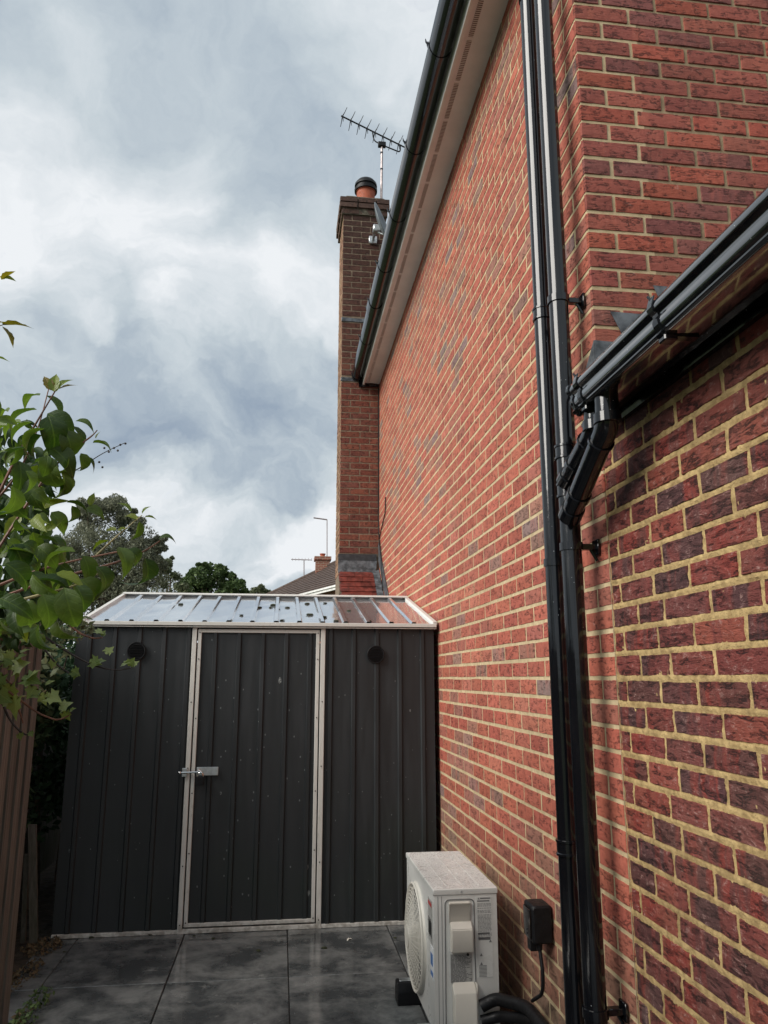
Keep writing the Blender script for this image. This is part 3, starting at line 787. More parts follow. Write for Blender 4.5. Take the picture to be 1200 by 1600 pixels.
# ogee gutter profile (x,z), outer front at 0.852
og = [(0.955, 2.365), (0.955, 2.290), (0.880, 2.286), (0.868, 2.288), (0.862, 2.294), (0.866, 2.302), (0.858, 2.312), (0.856, 2.322), (0.860, 2.333), (0.858, 2.340),
      (0.848, 2.345), (0.844, 2.354), (0.847, 2.368), (0.856, 2.372), (0.856, 2.366), (0.853, 2.352), (0.862, 2.340), (0.867, 2.330), (0.865, 2.316), (0.872, 2.300), (0.884, 2.291), (0.950, 2.295), (0.950, 2.365)]
GE = 2.125
bm = NB(); extr(bm, og, 'Y', -1.6, GE); eg = build('gutter', bm, M['pvc_wet'], ext, smooth=True); eg.data.set_sharp_from_angle(angle=radians(62))
bm = NB()
sheet(bm, [(x - (.004 if x < .9 else -.002), GE + .004, z - (.004 if z < 2.31 else -.003)) for x, z in og[:14]], 0.018, (0, -1, 0))
for cx_, cz_ in ((.852, 2.358), (.862, 2.318), (.878, 2.288)):
    bmesh.ops.create_uvsphere(bm, u_segments=10, v_segments=8, radius=.012, matrix=Matrix.Translation((cx_, GE - .004, cz_)))
build('end_cap', bm, M['pvc'], eg, smooth=True, center=True)
for yb in (2.06, 1.58, 0.9):
    bm = NB()
    pr = [(x - .004, z - (.004 if i < 4 else 0)) for i, (x, z) in enumerate(og[2:13])]
    pr2 = [(x - .0005, z) for x, z in og[2:13]][::-1]
    extr(bm, [(0.955, 2.284)] + pr + [(0.848, 2.384), (0.852, 2.384)] + pr2 + [(0.955, 2.2895)], 'Y', yb - .012, yb + .012)
    box(bm, (0.866, yb - .016, 2.272), (0.90, yb + .016, 2.288), .003)
    tube(bm, [(0.852, yb, 2.372), (0.846, yb + .012, 2.392)], [.006, .003], 6)
    build('gutter_bracket', bm, M['pvc'], eg, center=True)
# two swan necks from the gutter to the house downpipe
for (yt, zb, yb_, xt) in ((2.085, 2.150, 2.40, 0.907), (1.99, 2.025, 2.385, 0.907)):
    r = 0.029 if yt > 2.05 else 0.034
    bm = NB(); pts = [(xt, yt, 2.295), (xt, yt, 2.225 if yt > 2.05 else 2.205), (0.935, yb_, zb), ]
    e = Vector(pts[2]); d = (e - Vector(pts[1])).normalized()
    tube(bm, bend(pts, .05), r, 20)
    sn = build('swan_neck', bm, M['pvc'], ext, smooth=True)
    for (p, dd, hh) in ((Vector((xt, yt, 2.235 if yt > 2.05 else 2.225)), Vector((0, 0, 1)), .03), (Vector(pts[1]) + d * .07, d, .012), (e - d * .11, d, .03), (e - d * .02, d, .05)):
        bm = NB(); tube(bm, [p - dd * hh / 2, p - dd * (hh / 2 - .001), p + dd * (hh / 2 - .001), p + dd * hh / 2], [r + .001, r + .005, r + .005, r + .001], 20)
        build('pipe_collar', bm, M['pvc'], sn, smooth=True, center=True)
# lead flashing at the abutment with the end wall
def lead_poly(pts, parent, y=YC - .003):
    bm = NB(); sheet(bm, [(p[0], y, p[1]) for p in pts], 0.003, (0, -1, 0)); return build('lead_flashing', bm, M['lead'], parent, center=True)
lead_poly([(1.047, 2.645), (1.17, 2.64), (1.17, 2.47), (1.047, 2.41)], ext)
bm = NB(); sheet(bm, [(XW - .003, YC - .004, 2.645), (XW - .003, YC + .075, 2.575), (XW - .003, YC + .08, 2.51), (XW - .003, YC - .004, 2.43)], 0.003, (-1, 0, 0)); build('lead_flashing', bm, M['lead'], ext, center=True)
lead_poly([(1.11, 2.755), (1.30, 2.75), (1.30, 2.56), (1.165, 2.635)], ext, YC - .0065)
lead_poly([(1.275, 2.865), (1.46, 2.86), (1.46, 2.68), (1.315, 2.76)], ext, YC - .010)

# ------------------------------------------------------------------ shed
SX0, SX1, SY, SYB = -1.295, 1.018, 5.16, 7.60
shed = thing('metal_shed', 'dark grey ribbed metal shed with white trimmed door at the end of the patio', 'shed', (-0.1, 5.16, 0))
def ribbed(x0, x1, z0, z1, ribs, y, name, parent, m, h=0.011):
    """vertical sheet in the plane y, ribs stand towards -y"""
    prof = [(x0, y)]
    for r in ribs:
        if r - .022 <= x0 or r + .022 >= x1: continue
        prof += [(r - .017, y), (r - .010, y - h), (r + .010, y - h), (r + .017, y)]
    prof += [(x1, y)]
    back = [(x1, y + .004), (x0, y + .004)]
    bm = NB(); extr(bm, prof + back, 'Z', z0, z1, nseg=1); return build(name, bm, m, parent)
RIBS = [-1.21 + .1535 * i for i in range(16)]
DX0, DX1 = -0.537, 0.249
pl = ribbed(SX0, -0.573, 0.024, 1.835, RIBS, SY, 'wall_panel', shed, M['shed'])
prn = ribbed(0.287, SX1, 0.024, 1.835, RIBS, SY, 'wall_panel', shed, M['shed'])
door = ribbed(DX0 + .012, DX1 - .012, 0.05, 1.80, [DX0 + .11 + .1535 * i for i in range(5)], SY + .004, 'door', shed, M['shed'])
bm = NB(); t = .0225
box(bm, (DX0, SY - .012, 0.035), (DX0 + t, SY + .003, 1.812), .002); box(bm, (DX1 - t, SY - .012, 0.035), (DX1, SY + .003, 1.812), .002)
box(bm, (DX0 + t, SY - .0115, 1.789), (DX1 - t, SY + .003, 1.812), .002); box(bm, (DX0 + t, SY - .0115, 0.035), (DX1 - t, SY + .003, 0.056), .002)
build('door_frame', bm, M['trim'], door)
for z in (0.06, .45, .80, 1.25, 1.62, 1.79):
    for xx in (DX0 + .011, DX1 - .011):
        bm = NB(); tube(bm, [(xx, SY - .0155, z), (xx, SY - .011, z)], .004, 8); build('screw', bm, M['ink'], door, center=True)
bm = NB()
box(bm, (-0.573, SY - .018, 0.0), (-0.545, SY + .01, 1.835), .002); box(bm, (0.257, SY - .018, 0.0), (0.287, SY + .01, 1.835), .002)
box(bm, (-0.545, SY - .017, 0.001), (0.257, SY + .01, 0.026), .002)
box(bm, (-0.545, SY - .0175, 1.820), (0.257, SY + .01, 1.836), .002)
jamb = build('door_surround', bm, M['trim'], shed)
bm = NB(); box(bm, (SX0, SY - .014, 0.001), (-0.5735, SY + .02, 0.023), .002); build('bottom_rail', bm, M['trim'], shed)
bm = NB(); box(bm, (0.2875, SY - .014, 0.001), (SX1, SY + .02, 0.023), .002)
build('bottom_rail', bm, M['trim'], shed)
for z in (.05, .38, .95, 1.35):
    for xx in (-.559, .272):
        bm = NB(); tube(bm, [(xx, SY - .021, z), (xx, SY - .017, z)], .004, 8); build('screw', bm, M['ink'], jamb, center=True)
for vx, vz in ((-0.917, 1.668), (0.622, 1.652)):
    bm = NB(); n = 28
    tube(bm, [(vx, SY - .020, vz), (vx, SY - .001, vz)], .056, n)
    tr_ = [(vx + .054 * cos(2 * pi * i / n), SY - .021, vz + .054 * sin(2 * pi * i / n)) for i in range(n + 1)]
    tube(bm, tr_, .005, 6, False)
    for i in range(-4, 5):
        hw = sqrt(max(0, .046 ** 2 - (i * .010) ** 2)); obox(bm, (vx, SY - .022, vz + i * .010), (1, 0, 0), (0, 1, .6), (0, -.6, 1), hw, .005, .0012)
    build('round_vent', bm, M['rubber'], shed, center=True)
# side and back walls
def ribside(x, name, hdir):
    prof = [(SY + .005, x)]
    y = SY + .12
    while y < SYB - .05: prof += [(y - .017, x), (y - .010, x + hdir * .011), (y + .010, x + hdir * .011), (y + .017, x)]; y += .1535
    prof += [(SYB, x), (SYB, x - hdir * .004), (SY + .005, x - hdir * .004)]
    bm = NB(); extr(bm, [(b_, a_) for a_, b_ in prof], 'Z', 0.001, 1.83); return build(name, bm, M['shed'], shed)
ribside(SX0 + .004, 'side_wall', -1); ribside(SX1 - .004, 'side_wall', 1)
for xx in (SX0 + .002, SX1 - .006):
    bm = NB(); sheet(bm, [(xx, SY + .02, 1.831), (xx, SYB, 1.831), (xx, 6.38, 2.12)], .004, (1, 0, 0)); build('gable_panel', bm, M['shed'], shed)
bm = NB(); box(bm, (SX0, SYB, 0.0), (SX1, SYB + .005, 1.83)); build('back_wall', bm, M['shed'], shed)
# roof
RX0, RX1, EYF, EZF, RYR, RZR = -1.262, 1.030, 5.125, 1.852, 6.38, 2.150
def roofsheet(y0, z0, y1, z1, name):
    d = Vector((0, y1 - y0, z1 - z0)); up_ = Vector((0, -d.z, d.y)).normalized()
    if up_.z < 0: up_ = -up_
    prof = [(RX0, 0)]; nr = 15; w_ = (RX1 - RX0) / nr
    for i in range(1, nr):
        r = RX0 + w_ * i; prof += [(r - .020, 0), (r - .011, .016), (r + .011, .016), (r + .020, 0)]
    prof += [(RX1, 0)]
    bm = NB(); ns = 8
    rows = []
    for s in range(ns + 1):
        o_ = Vector((0, y0, z0)) + d * s / ns
        rows.append([bm.verts.new(o_ + Vector((x, 0, 0)) + up_ * (h + .0025 * noise.noise(Vector((x * 5, s * .9, 0))))) for x, h in prof])
    low = [[bm.verts.new(Vector((x, y0, z0)) + d * s + up_ * -.003) for x in (RX0, RX1)] for s in (0, 1)]
    for a, b in zip(rows, rows[1:]):
        for j in range(len(prof) - 1): bm.faces.new((a[j], a[j + 1], b[j + 1], b[j]))
    bm.faces.new((low[0][0], low[0][1], low[1][1], low[1][0]))
    return build(name, bm, M['shed_roof'], shed)
rs = roofsheet(EYF, EZF, RYR, RZR, 'roof_sheet'); rs2 = roofsheet(SYB + .04, EZF, RYR, RZR, 'roof_sheet')
bm = NB(); box(bm, (RX0, EYF - .012, EZF - .020), (RX1, EYF - .002, EZF + .004), .002); box(bm, (RX0, EYF - .002, EZF - .030), (RX1, EYF + .05, EZF - .024))
build('eaves_trim', bm, M['trim'], shed)
d = (Vector((0, RYR, RZR)) - Vector((0, EYF, EZF))).normalized(); up_ = Vector((0, -d.z, d.y))
for xx in (RX0 + .008, RX1 - .008):
    bm = NB()
    for (ya, za, yb, zb) in ((EYF, EZF, RYR, RZR), (SYB + .04, EZF, RYR, RZR)):
        dd = Vector((0, yb - ya, zb - za)); c = Vector((xx, (ya + yb) / 2, (za + zb) / 2)); uu = Vector((0, -dd.z, dd.y)).normalized()
        if uu.z < 0: uu = -uu
        obox(bm, c + uu * .006, (1, 0, 0), dd, uu, .013, dd.length / 2, .012)
    build('verge_trim', bm, M['trim'], shed)
bm = NB(); d1 = Vector((0, 1, .23)).normalized()
obox(bm, (0.5 * (RX0 + RX1), RYR - .035, RZR + .014), (1, 0, 0), (0, 1, .25), (0, -.25, 1), (RX1 - RX0) / 2 + .003, .038, .002)
obox(bm, (0.5 * (RX0 + RX1), RYR + .035, RZR + .014), (1, 0, 0), (0, 1, -.25), (0, .25, 1), (RX1 - RX0) / 2 + .003, .038, .002)
build('ridge_cap', bm, M['trim'], shed)
# hasp on the door, padlock on the hasp
bm = NB(); box(bm, (-0.505, SY - .020, 0.905), (-0.372, SY - .0125, 0.955), .0015)
box(bm, (-0.592, SY - .034, 0.900), (-0.560, SY - .019, 0.952), .002)
for xx, zz_ in ((-.385, .918), (-.385, .942)): tube(bm, [(xx, SY - .025, zz_), (xx, SY - .019, zz_)], .004, 8)
hasp = build('hasp_plate', bm, M['steel'], door)
bm = NB(); tube(bm, [(-0.605, SY - .036, 0.925), (-0.475, SY - .036, 0.928)], .006, 10)
bmesh.ops.create_uvsphere(bm, u_segments=10, v_segments=8, radius=.010, matrix=Matrix.Translation((-.605, SY - .036, .925)))
tube(bm, [(-.50, SY - .02, .94), (-.488, SY - .045, .94), (-.475, SY - .045, .93), (-.475, SY - .02, .925)], .005, 8)
build('bolt', bm, M['chrome'], door, smooth=True)
pad = thing('padlock', 'small steel and black padlock hanging from the hasp on the shed door', 'padlock', (-.478, SY - .045, .90))
bm = NB(); tube(bm, [(-.478 + .017 * cos(a), SY - .046, .905 + .022 * sin(a)) for a in [pi * i / 10 for i in range(11)]], .004, 8); build('shackle', bm, M['chrome'], pad, smooth=True)
bm = NB(); box(bm, (-.503, SY - .058, .850), (-.453, SY - .034, .903), .005, 0, 2); build('lock_body', bm, M['rubber'], pad)

# moss clumps / wet leaves on the roof
CL = [(283, 945), (423, 950), (427, 946), (434, 953), (449, 950), (484, 961), (503, 968), (507, 965), (545, 955), (525, 971), (508, 943), (405, 950), (480, 944), (575, 971), (377, 962), (441, 970)]
for i, (cx_, cy_) in enumerate(CL):
    # intersect with the roof plane
    d_ = ray(cx_, cy_); nrm_ = up_; p0 = Vector((0, EYF, EZF)); t_ = (p0 - Vector((0, 0, CAMH))).dot(nrm_) / d_.dot(nrm_)
    if t_ < 0: continue
    P = Vector((0, 0, CAMH)) + d_ * t_
    bm = NB(); sz = R.uniform(.014, .026)
    bmesh.ops.create_icosphere(bm, subdivisions=2, radius=sz)
    for v in bm.verts:
        q = v.co * (1 + .45 * noise.noise(v.co * 70 + Vector((i, 0, 0)))); v.co = P + Vector((q.x, q.y * .9, q.z * .3)) + up_ * .005
    build('moss_clump', bm, M['moss'], None, center=True, label='small dark moss clump lying on the shed roof', cat='moss', group='moss clumps on the shed roof')

# ------------------------------------------------------------------ outdoor unit
AX0, AX1, AY0, AY1, AZ0, AZ1 = 0.655, 0.925, 3.40, 4.10, 0.095, 0.640
ac = thing('heat_pump_unit', 'off white outdoor fan unit beaded with rain, standing against the brick wall', 'fan unit', (0.79, 3.75, 0))
bm = NB(); box(bm, (AX0, AY0, AZ0), (AX1, AY1, AZ1 - .022), .006, 0, 2); build('casing', bm, M['ac'], ac, smooth=True)
bm = NB(); box(bm, (AX0 - .004, AY0 - .004, AZ1 - .024), (AX1 + .004, AY1 + .004, AZ1), .007, 0, 3)
for xx in (.72, .79, .86): box(bm, (xx - .003, AY0 + .05, AZ1 - .001), (xx + .003, AY1 - .05, AZ1 + .0012), .0008)
lid = build('top_cover', bm, M['ac'], ac, smooth=True)
bm = NB()
for i in range(2600):
    x = R.uniform(AX0 + .004, AX1 - .004); y = R.uniform(AY0 + .004, AY1 - .004); r = R.choice((.0012, .0016, .002, .0026, .0034)) * R.uniform(.8, 1.2)
    vs = [bm.verts.new((x, y, AZ1 + r * .55))] + [bm.verts.new((x + r * cos(a) * R.uniform(.85, 1.15), y + r * sin(a), AZ1 - .0003)) for a in [pi / 3 * q for q in range(6)]]
    md = [bm.verts.new((x + r * .72 * cos(a), y + r * .72 * sin(a), AZ1 + r * .40)) for a in [pi / 3 * q for q in range(6)]]
    for q in range(6):
        bm.faces.new((vs[0], md[q], md[(q + 1) % 6])); bm.faces.new((md[q], vs[1 + q], vs[1 + (q + 1) % 6], md[(q + 1) % 6]))
o = build('water_droplets', bm, M['water'], ac, smooth='keep'); o['kind'] = 'stuff'; o.data.polygons.foreach_set('use_smooth', [True] * len(o.data.polygons))
# end panel facing the camera
bm = NB(); tube(bm, [(AX0 + .118, AY0 - .006, .628), (AX0 + .118, AY0 - .003, .628)], .004, 8); build('screw', bm, M['steel'], lid, center=True)
Yf = AY0
bm = NB()
rr_ = bend([(.700, Yf - .001, .13), (.703, Yf - .001, .598), (.826, Yf - .001, .598), (.826, Yf - .001, .13)], .02)
tube(bm, rr_, .0022, 6)
for xx in (.672, .688): box(bm, (xx, Yf - .0012, .10), (xx + .0016, Yf, .612))
build('panel_groove', bm, M['print'], ac)
bm = NB()
extr(bm, [(Yf, .592), (Yf - .022, .588), (Yf - .010, .575), (Yf - .006, .51), (Yf, .50)], 'X', .718, .808)
extr(bm, [(Yf, .520), (Yf - .034, .492), (Yf - .038, .412), (Yf - .034, .405), (Yf, .400)], 'X', .722, .812)
bmesh.ops.bevel(bm, geom=[e for e in bm.edges], offset=.003, segments=2, affect='EDGES')
build('carry_handle', bm, M['ac2'], ac, smooth=True)
bm = NB()
extr(bm, [(Yf, .290), (Yf - .034, .262), (Yf - .040, .250), (Yf - .042, .105), (Yf, .100)], 'X', .728, .822)
bmesh.ops.bevel(bm, geom=[e for e in bm.edges], offset=.004, segments=2, affect='EDGES')
box(bm, (.8235, Yf - .030, .10), (.8275, Yf, .285), .001)
build('valve_cover', bm, M['ac2'], ac, smooth=True)
bm = NB(); tube(bm, [(.795, Yf - .003, .388), (.795, Yf - .001, .388)], .006, 10); build('screw_hole', bm, M['ink'], ac, center=True)
bm = NB(); box(bm, (.722, Yf - .0025, .285), (.812, Yf - .0005, .392)); lb = build('grey_label', bm, M['label'], ac)
bm = NB()
for i in range(22):
    z = .388 - i * .0046; x = .724
    while x < .808:
        wd = R.uniform(.004, .018); x1_ = min(.810, x + wd)
        if not (x > .78 and R.random() < .5): box(bm, (x, Yf - .0030, z - .0026), (x1_, Yf - .0026, z))
        x = x1_ + R.uniform(.0015, .004)
build('small_print', bm, M['print'], lb, kind='stuff')
bm = NB(); box(bm, (.836, Yf - .0018, .30), (.902, Yf - .0004, .606)); lb2 = build('rating_label', bm, M['ac'], ac)
bm = NB()
sheet(bm, [(.842, Yf - .0024, .596), (.850, Yf - .0024, .596), (.846, Yf - .0024, .603)], .0004, (0, -1, 0))
box(bm, (.852, Yf - .0024, .597), (.896, Yf - .0020, .602)); box(bm, (.840, Yf - .0024, .587), (.892, Yf - .0020, .592))
z = .580
while z > .445:
    x = .840
    while x < .896:
        wd = R.uniform(.003, .012); x1_ = min(.898, x + wd); box(bm, (x, Yf - .0024, z - .002), (x1_, Yf - .0020, z)); x = x1_ + R.uniform(.001, .003)
    z -= .0048 if R.random() < .8 else .008
box(bm, (.840, Yf - .0024, .462), (.890, Yf - .0020, .469)); box(bm, (.842, Yf - .0024, .440), (.892, Yf - .0020, .450))
for tx, tz in ((.892, .436), (.852, .385), (.852, .352)):
    sheet(bm, [(tx - .006, Yf - .0024, tz - .005), (tx + .006, Yf - .0024, tz - .005), (tx, Yf - .0024, tz + .006)], .0004, (0, -1, 0))
for zz_ in [.345 - .005 * i for i in range(9)]: box(bm, (.842, Yf - .0024, zz_ - .0022), (.874, Yf - .0020, zz_))
build('small_print', bm, M['print'], lb2, kind='stuff')
bm = NB(); box(bm, (.842, Yf - .0046, .145), (.862, Yf - .0005, .149)); build('slot', bm, M['ink'], ac)
bm = NB(); sheet(bm, [(.842, Yf - .002, .085 + .015), (.886, Yf - .002, .085 + .015), (.864, Yf - .002, .139)], .001, (0, -1, 0)); wt = build('warning_sign', bm, M['ink'], ac)
bm = NB(); sheet(bm, [(.848, Yf - .0032, .104), (.880, Yf - .0032, .104), (.864, Yf - .0032, .132)], .0005, (0, -1, 0)); build('yellow_triangle', bm, M['yellow'], wt)
bm = NB(); box(bm, (.862, Yf - .0045, .112), (.866, Yf - .0040, .124)); box(bm, (.862, Yf - .0045, .106), (.866, Yf - .0040, .110)); build('small_print', bm, M['ink'], wt)
# fan face (towards -X)
FY, FZ, FR = 3.80, 0.345, 0.215
bm = NB(); n = 48
def fring(bm, r, x, rad, nn_=48): tube(bm, [(x, FY + r * cos(2 * pi * i / nn_), FZ + r * sin(2 * pi * i / nn_)) for i in range(nn_ + 1)], rad, 6, False)
tube(bm, [(AX0 - .016, FY, FZ), (AX0 + .0, FY, FZ)], [FR + .004, FR + .012], 48, False)
fring(bm, FR + .004, AX0 - .016, .006)
def dome(r): return AX0 - .018 - .030 * (1 - (r / FR) ** 2)
for i in range(1, 15):
    r = FR * i / 15.0
    if r > .045: fring(bm, r, dome(r), .0021)
for i in range(48):
    a = 2 * pi * i / 48
    tube(bm, [(dome(r), FY + r * cos(a), FZ + r * sin(a)) for r in [.045 + (FR - .045) * q / 5 for q in range(6)]], .0013, 4, False)
tube(bm, [(dome(0) - .002, FY, FZ), (dome(0) + .003, FY, FZ)], .048, 32)
build('fan_guard', bm, M['ac2'], ac, smooth=True)
bm = NB(); tube(bm, [(AX0 - .0015, FY, FZ), (AX0 - .0005, FY, FZ)], FR + .003, 48); build('fan_opening_shade', bm, M['ac_dark'], ac)  # flat disc whose dark colour stands for the shaded hole
bm = NB()
tube(bm, [(AX0 - .014, FY, FZ), (AX0 - .002, FY, FZ)], .06, 24)
for b_ in range(3):
    a0 = b_ * 2 * pi / 3
    rows = []
    for i in range(7):
        a = a0 + i * .22; rows.append([bm.verts.new((AX0 - .004 - .009 * i / 6, FY + r * cos(a + r), FZ + r * sin(a + r))) for r in (.05, .12, .205)])
    for a, b in zip(rows, rows[1:]):
        for j in range(2): bm.faces.new((a[j], a[j + 1], b[j + 1], b[j]))
build('fan_blades', bm, M['ac2'], ac)
bm = NB(); box(bm, (AX0 - .0022, AY0 + .03, .42), (AX0 - .0002, AY0 + .115, .585)); p_ = build('brand_plate', bm, M['label'], ac)
bm = NB(); box(bm, (AX0 - .003, AY0 + .035, .560), (AX0 - .0023, AY0 + .11, .575), 0, 0)
build('red_stripe', bm, M['red'], p_)
bm = NB(); 
for i in range(6): box(bm, (AX0 - .003, AY0 + .040 + i * .012, .44 + .004 * (i % 3)), (AX0 - .0023, AY0 + .048 + i * .012, .50 + .012 * (i % 2)))
build('lettering', bm, M['ink'], p_)
bm = NB(); box(bm, (AX0 - .0022, AY0 + .012, .29), (AX0 - .0002, AY0 + .075, .41)); p_ = build('blue_sticker', bm, M['label_w'], ac)
bm = NB(); box(bm, (AX0 - .003, AY0 + .02, .34), (AX0 - .0023, AY0 + .066, .385)); box(bm, (AX0 - .003, AY0 + .018, .30), (AX0 - .0023, AY0 + .068, .318)); build('blue_print', bm, M['blue'], p_)
for yy_ in (AY0 + .10, AY1 - .10):
    ft = bm = NB(); extr(bm, [(yy_ - .045, 0.0), (yy_ + .045, 0.0), (yy_ + .040, .055), (yy_ + .028, .094), (yy_ - .028, .094), (yy_ - .040, .055)], 'X', .585, .99)
    bmesh.ops.bevel(bm, geom=list(bm.edges), offset=.004, segments=1, affect='EDGES')
    if yy_ > 3.7: ff = build('rubber_foot', bm, M['rubber'], ac)
    else: ff = build('rubber_foot', bm, M['rubber'], ac)
    bm = NB(); box(bm, (.60, yy_ - .018, .0935), (.655, yy_ + .018, .098), .002); build('foot_rail', bm, M['steel'], ff)

# ------------------------------------------------------------------ isolator box, cable, lagged pipes, trunking
iso = thing('isolator_box', 'black rounded weatherproof switch box fixed to the brick wall above the pipes', 'switch box', (XW, 3.11, .58))
bm = NB(); box(bm, (.967, 3.055, .520), (XW - .003, 3.165, .655), .018, 0, 3); build('cover', bm, M['rubber'], iso, smooth=True)
bm = NB(); box(bm, (.960, 3.070, .535), (.9675, 3.150, .640), .005, 0, 2); build('front_plate', bm, M['pvc'], iso, smooth=True)
bm = NB(); box(bm, (.975, 3.115, .480), (1.015, 3.160, .525), .006, 0, 2); tube(bm, [(1.0, 3.085, .522), (1.0, 3.085, .495)], .011, 12); build('cable_gland', bm, M['rubber'], iso, smooth=True)
bm = NB(); tube(bm, bend([(1.0, 3.085, .50), (1.0, 3.055, .42), (1.0, 3.07, .35), (1.0, 3.20, .28)], .05, 6), .007, 10)
build('power_cable', bm, M['rubber'], None, smooth=True, origin=(1.0, 3.0, .35), label='thin black cable curving down from the switch box to the lagged pipes', cat='cable')
lag = thing('lagged_pipes', 'pair of thick black foam lagged pipes running from the fan unit to the wall', 'pipes', (.97, 3.35, .2))
bm = NB(); tube(bm, bend([(.84, 3.372, .205), (.90, 3.36, .235), (.985, 3.22, .252), (.995, 3.02, .245), (.995, 2.85, .235)], .05), .024, 14); build('pipe', bm, M['rubber'], lag, smooth=True)
bm = NB(); tube(bm, bend([(.84, 3.372, .150), (.905, 3.36, .170), (.975, 3.24, .205), (1.0, 3.12, .235)], .05), .021, 14); build('pipe', bm, M['rubber'], lag, smooth=True)
bm = NB(); box(bm, (.985, 1.2, .150), (XW - .003, 3.10, .235), .004)
build('pipe_trunking', bm, M['rubber'], None, origin=(1.02, 2.4, .19), label='straight black trunking running low along the foot of the brick wall', cat='trunking')

# ------------------------------------------------------------------ aerial, satellite dish, wall cable
aer = thing('television_aerial', 'dark multi element aerial on a mast behind the chimney pot', 'aerial', (1.11, 8.7, 7.33))
bm = NB(); tube(bm, [(1.11, 8.7, 7.30), (1.118, 8.7, 8.28)], .016, 10); build('mast', bm, M['pole'], aer, smooth=True)
bm = NB()
for z in (7.48, 7.92, 8.16): tube(bm, [(1.114, 8.7, z), (1.114, 8.7, z + .02)], .0185, 10)
build('mast_clamp', bm, M['rubber'], aer)
b0 = at(533, 181, Y=8.7); b1 = at(640, 234, Y=8.95)
bm = NB(); tube(bm, [b0, b1], .010, 8); build('boom', bm, M['rubber'], aer)
u_ = (b1 - b0).normalized(); side = Vector((u_.y, -u_.x, 0)).normalized(); vv = u_.cross(side)
for i in range(9):
    c = b0 + u_ * ((b1 - b0).length * (i + .15) / 8.6); bm = NB()
    for s1, s2 in ((1, 1), (1, -1), (-1, 1), (-1, -1)):
        tube(bm, [c, c + vv * .05 * s1 + side * .03 * s2 + u_ * .012, c + vv * .115 * s1 + side * .055 * s2 + u_ * .02], [.008, .005, .004], 5)
    build('element', bm, M['rubber'], aer, center=True)
m0 = Vector((1.118, 8.7, 8.29)); ca = b0 + u_ * (b1 - b0).length * .45; cb = b0 + u_ * (b1 - b0).length * .86
bm = NB(); tube(bm, bend([ca, ca - Vector((0, 0, .13)) + u_ * .02, m0 - Vector((0, 0, .0)), cb - Vector((0, 0, .11)), cb], .07), .009, 8)
box(bm, m0 - Vector((.05, .03, .03)), m0 + Vector((.05, .03, .035)), .006); build('cradle', bm, M['rubber'], aer, smooth=True)

dish = thing('satellite_dish', 'grey satellite dish seen edge on, bolted to the chimney face', 'satellite dish', (1.0, 8.38, 6.75))
dc = at(599, 350, Y=8.0); bm = NB(); axd = Vector((0.85, -0.42, 0.28)).normalized(); e1 = axd.cross(Vector((0, 0, 1))).normalized(); e2 = e1.cross(axd)
rows = []; RDI = .27
for i in range(9):
    r = RDI * i / 8; dp_ = .055 * ((r / RDI) ** 2 - 1)
    rows.append([bm.verts.new(dc + axd * dp_ + (e1 * cos(2 * pi * j / 32) * .88 + e2 * sin(2 * pi * j / 32)) * max(r, .0005)) for j in range(32)])
for a, b in zip(rows, rows[1:]):
    for j in range(32): bm.faces.new((a[j], a[(j + 1) % 32], b[(j + 1) % 32], b[j]))
pn = build('reflector', bm, M['dish'], dish, smooth=True)
md = pn.modifiers.new('thickness', 'SOLIDIFY'); md.thickness = .006
mp = at(583, 374, Y=8.38)
bm = NB(); box(bm, mp - Vector((.05, .0, .05)), mp + Vector((.05, .027, .05)), .006); tube(bm, bend([mp, mp - Vector((0, .12, 0)), dc - axd * .05 - Vector((0, 0, .06))], .05), .018, 10)
build('wall_mount', bm, M['steel'], dish, smooth=True)
bm = NB(); cc_ = dc - axd * .07 - Vector((0.01, 0, .04)); box(bm, cc_ - Vector((.05, .05, .045)), cc_ + Vector((.04, .04, .045)), .01); tube(bm, [cc_ - Vector((.03, 0, .02)), cc_ + axd * .1 - e2 * .15, dc + axd * .3 - e2 * .16], .010, 8)
build('arm', bm, M['steel'], dish, smooth=True)
bm = NB(); wob = [(XW - .008, YCH - .02 - .0, 4.80), (XW - .008, YCH - .025, 4.2), (XW - .008, YCH - .02, 3.6), (XW - .010, YCH - .03, 3.25), (XW - .010, YCH - .10, 3.0), (XW - .010, YCH - .28, 2.78), (XW - .010, YCH - .38, 2.5), (XW - .010, YCH - .38, 2.0)]
tube(bm, bend(wob, .08), .007, 6); tube(bm, bend([wob[4], (XW - .01, YCH - .4, 3.12), (XW - .01, YCH - .62, 3.2), (XW - .01, YCH - .62, 3.36)], .06), .006, 6)
build('wall_cable', bm, M['rubber'], None, smooth=True, origin=(XW, YCH - .03, 3.5), label='thin black cable running down the corner between the chimney and the long wall', cat='cable')

# ------------------------------------------------------------------ fence and timber on the left
fence = thing('timber_fence', 'weathered brown close board fence under the ivy at the left edge', 'fence', (-1.0, 2.4, 0))
y = 3.50; FX = -1.02
while y > 0.4:
    bm = NB(); wd = .098; tz = 1.70 + R.uniform(-.01, .01)
    extr(bm, [(FX, y), (FX + .006, y), (FX + .016, y - wd - .010), (FX + .004, y - wd - .010)], 'Z', 0.03, tz)
    sh = R.uniform(-.002, .002); fx2 = FX - sh
    o = build('board', bm, M['fence'], fence, center=True); setrnd(o, R.random()); y -= wd
bm = NB(); box(bm, (FX - .09, 3.42, 0), (FX - .005, 3.50, 1.78), .004); o = build('post', bm, M['fence'], fence); setrnd(o, .3)
bm = NB()
for z in (.35, .95, 1.5): box(bm, (FX - .045, .4, z), (FX - .004, 3.419, z + .07), .004)
o = build('rail', bm, M['fence'], fence); setrnd(o, .6)
f3 = thing('timber_fence', 'shaded timber fence crossing behind the shed', 'fence', (-.4, 9.1, 0))
x = -1.84
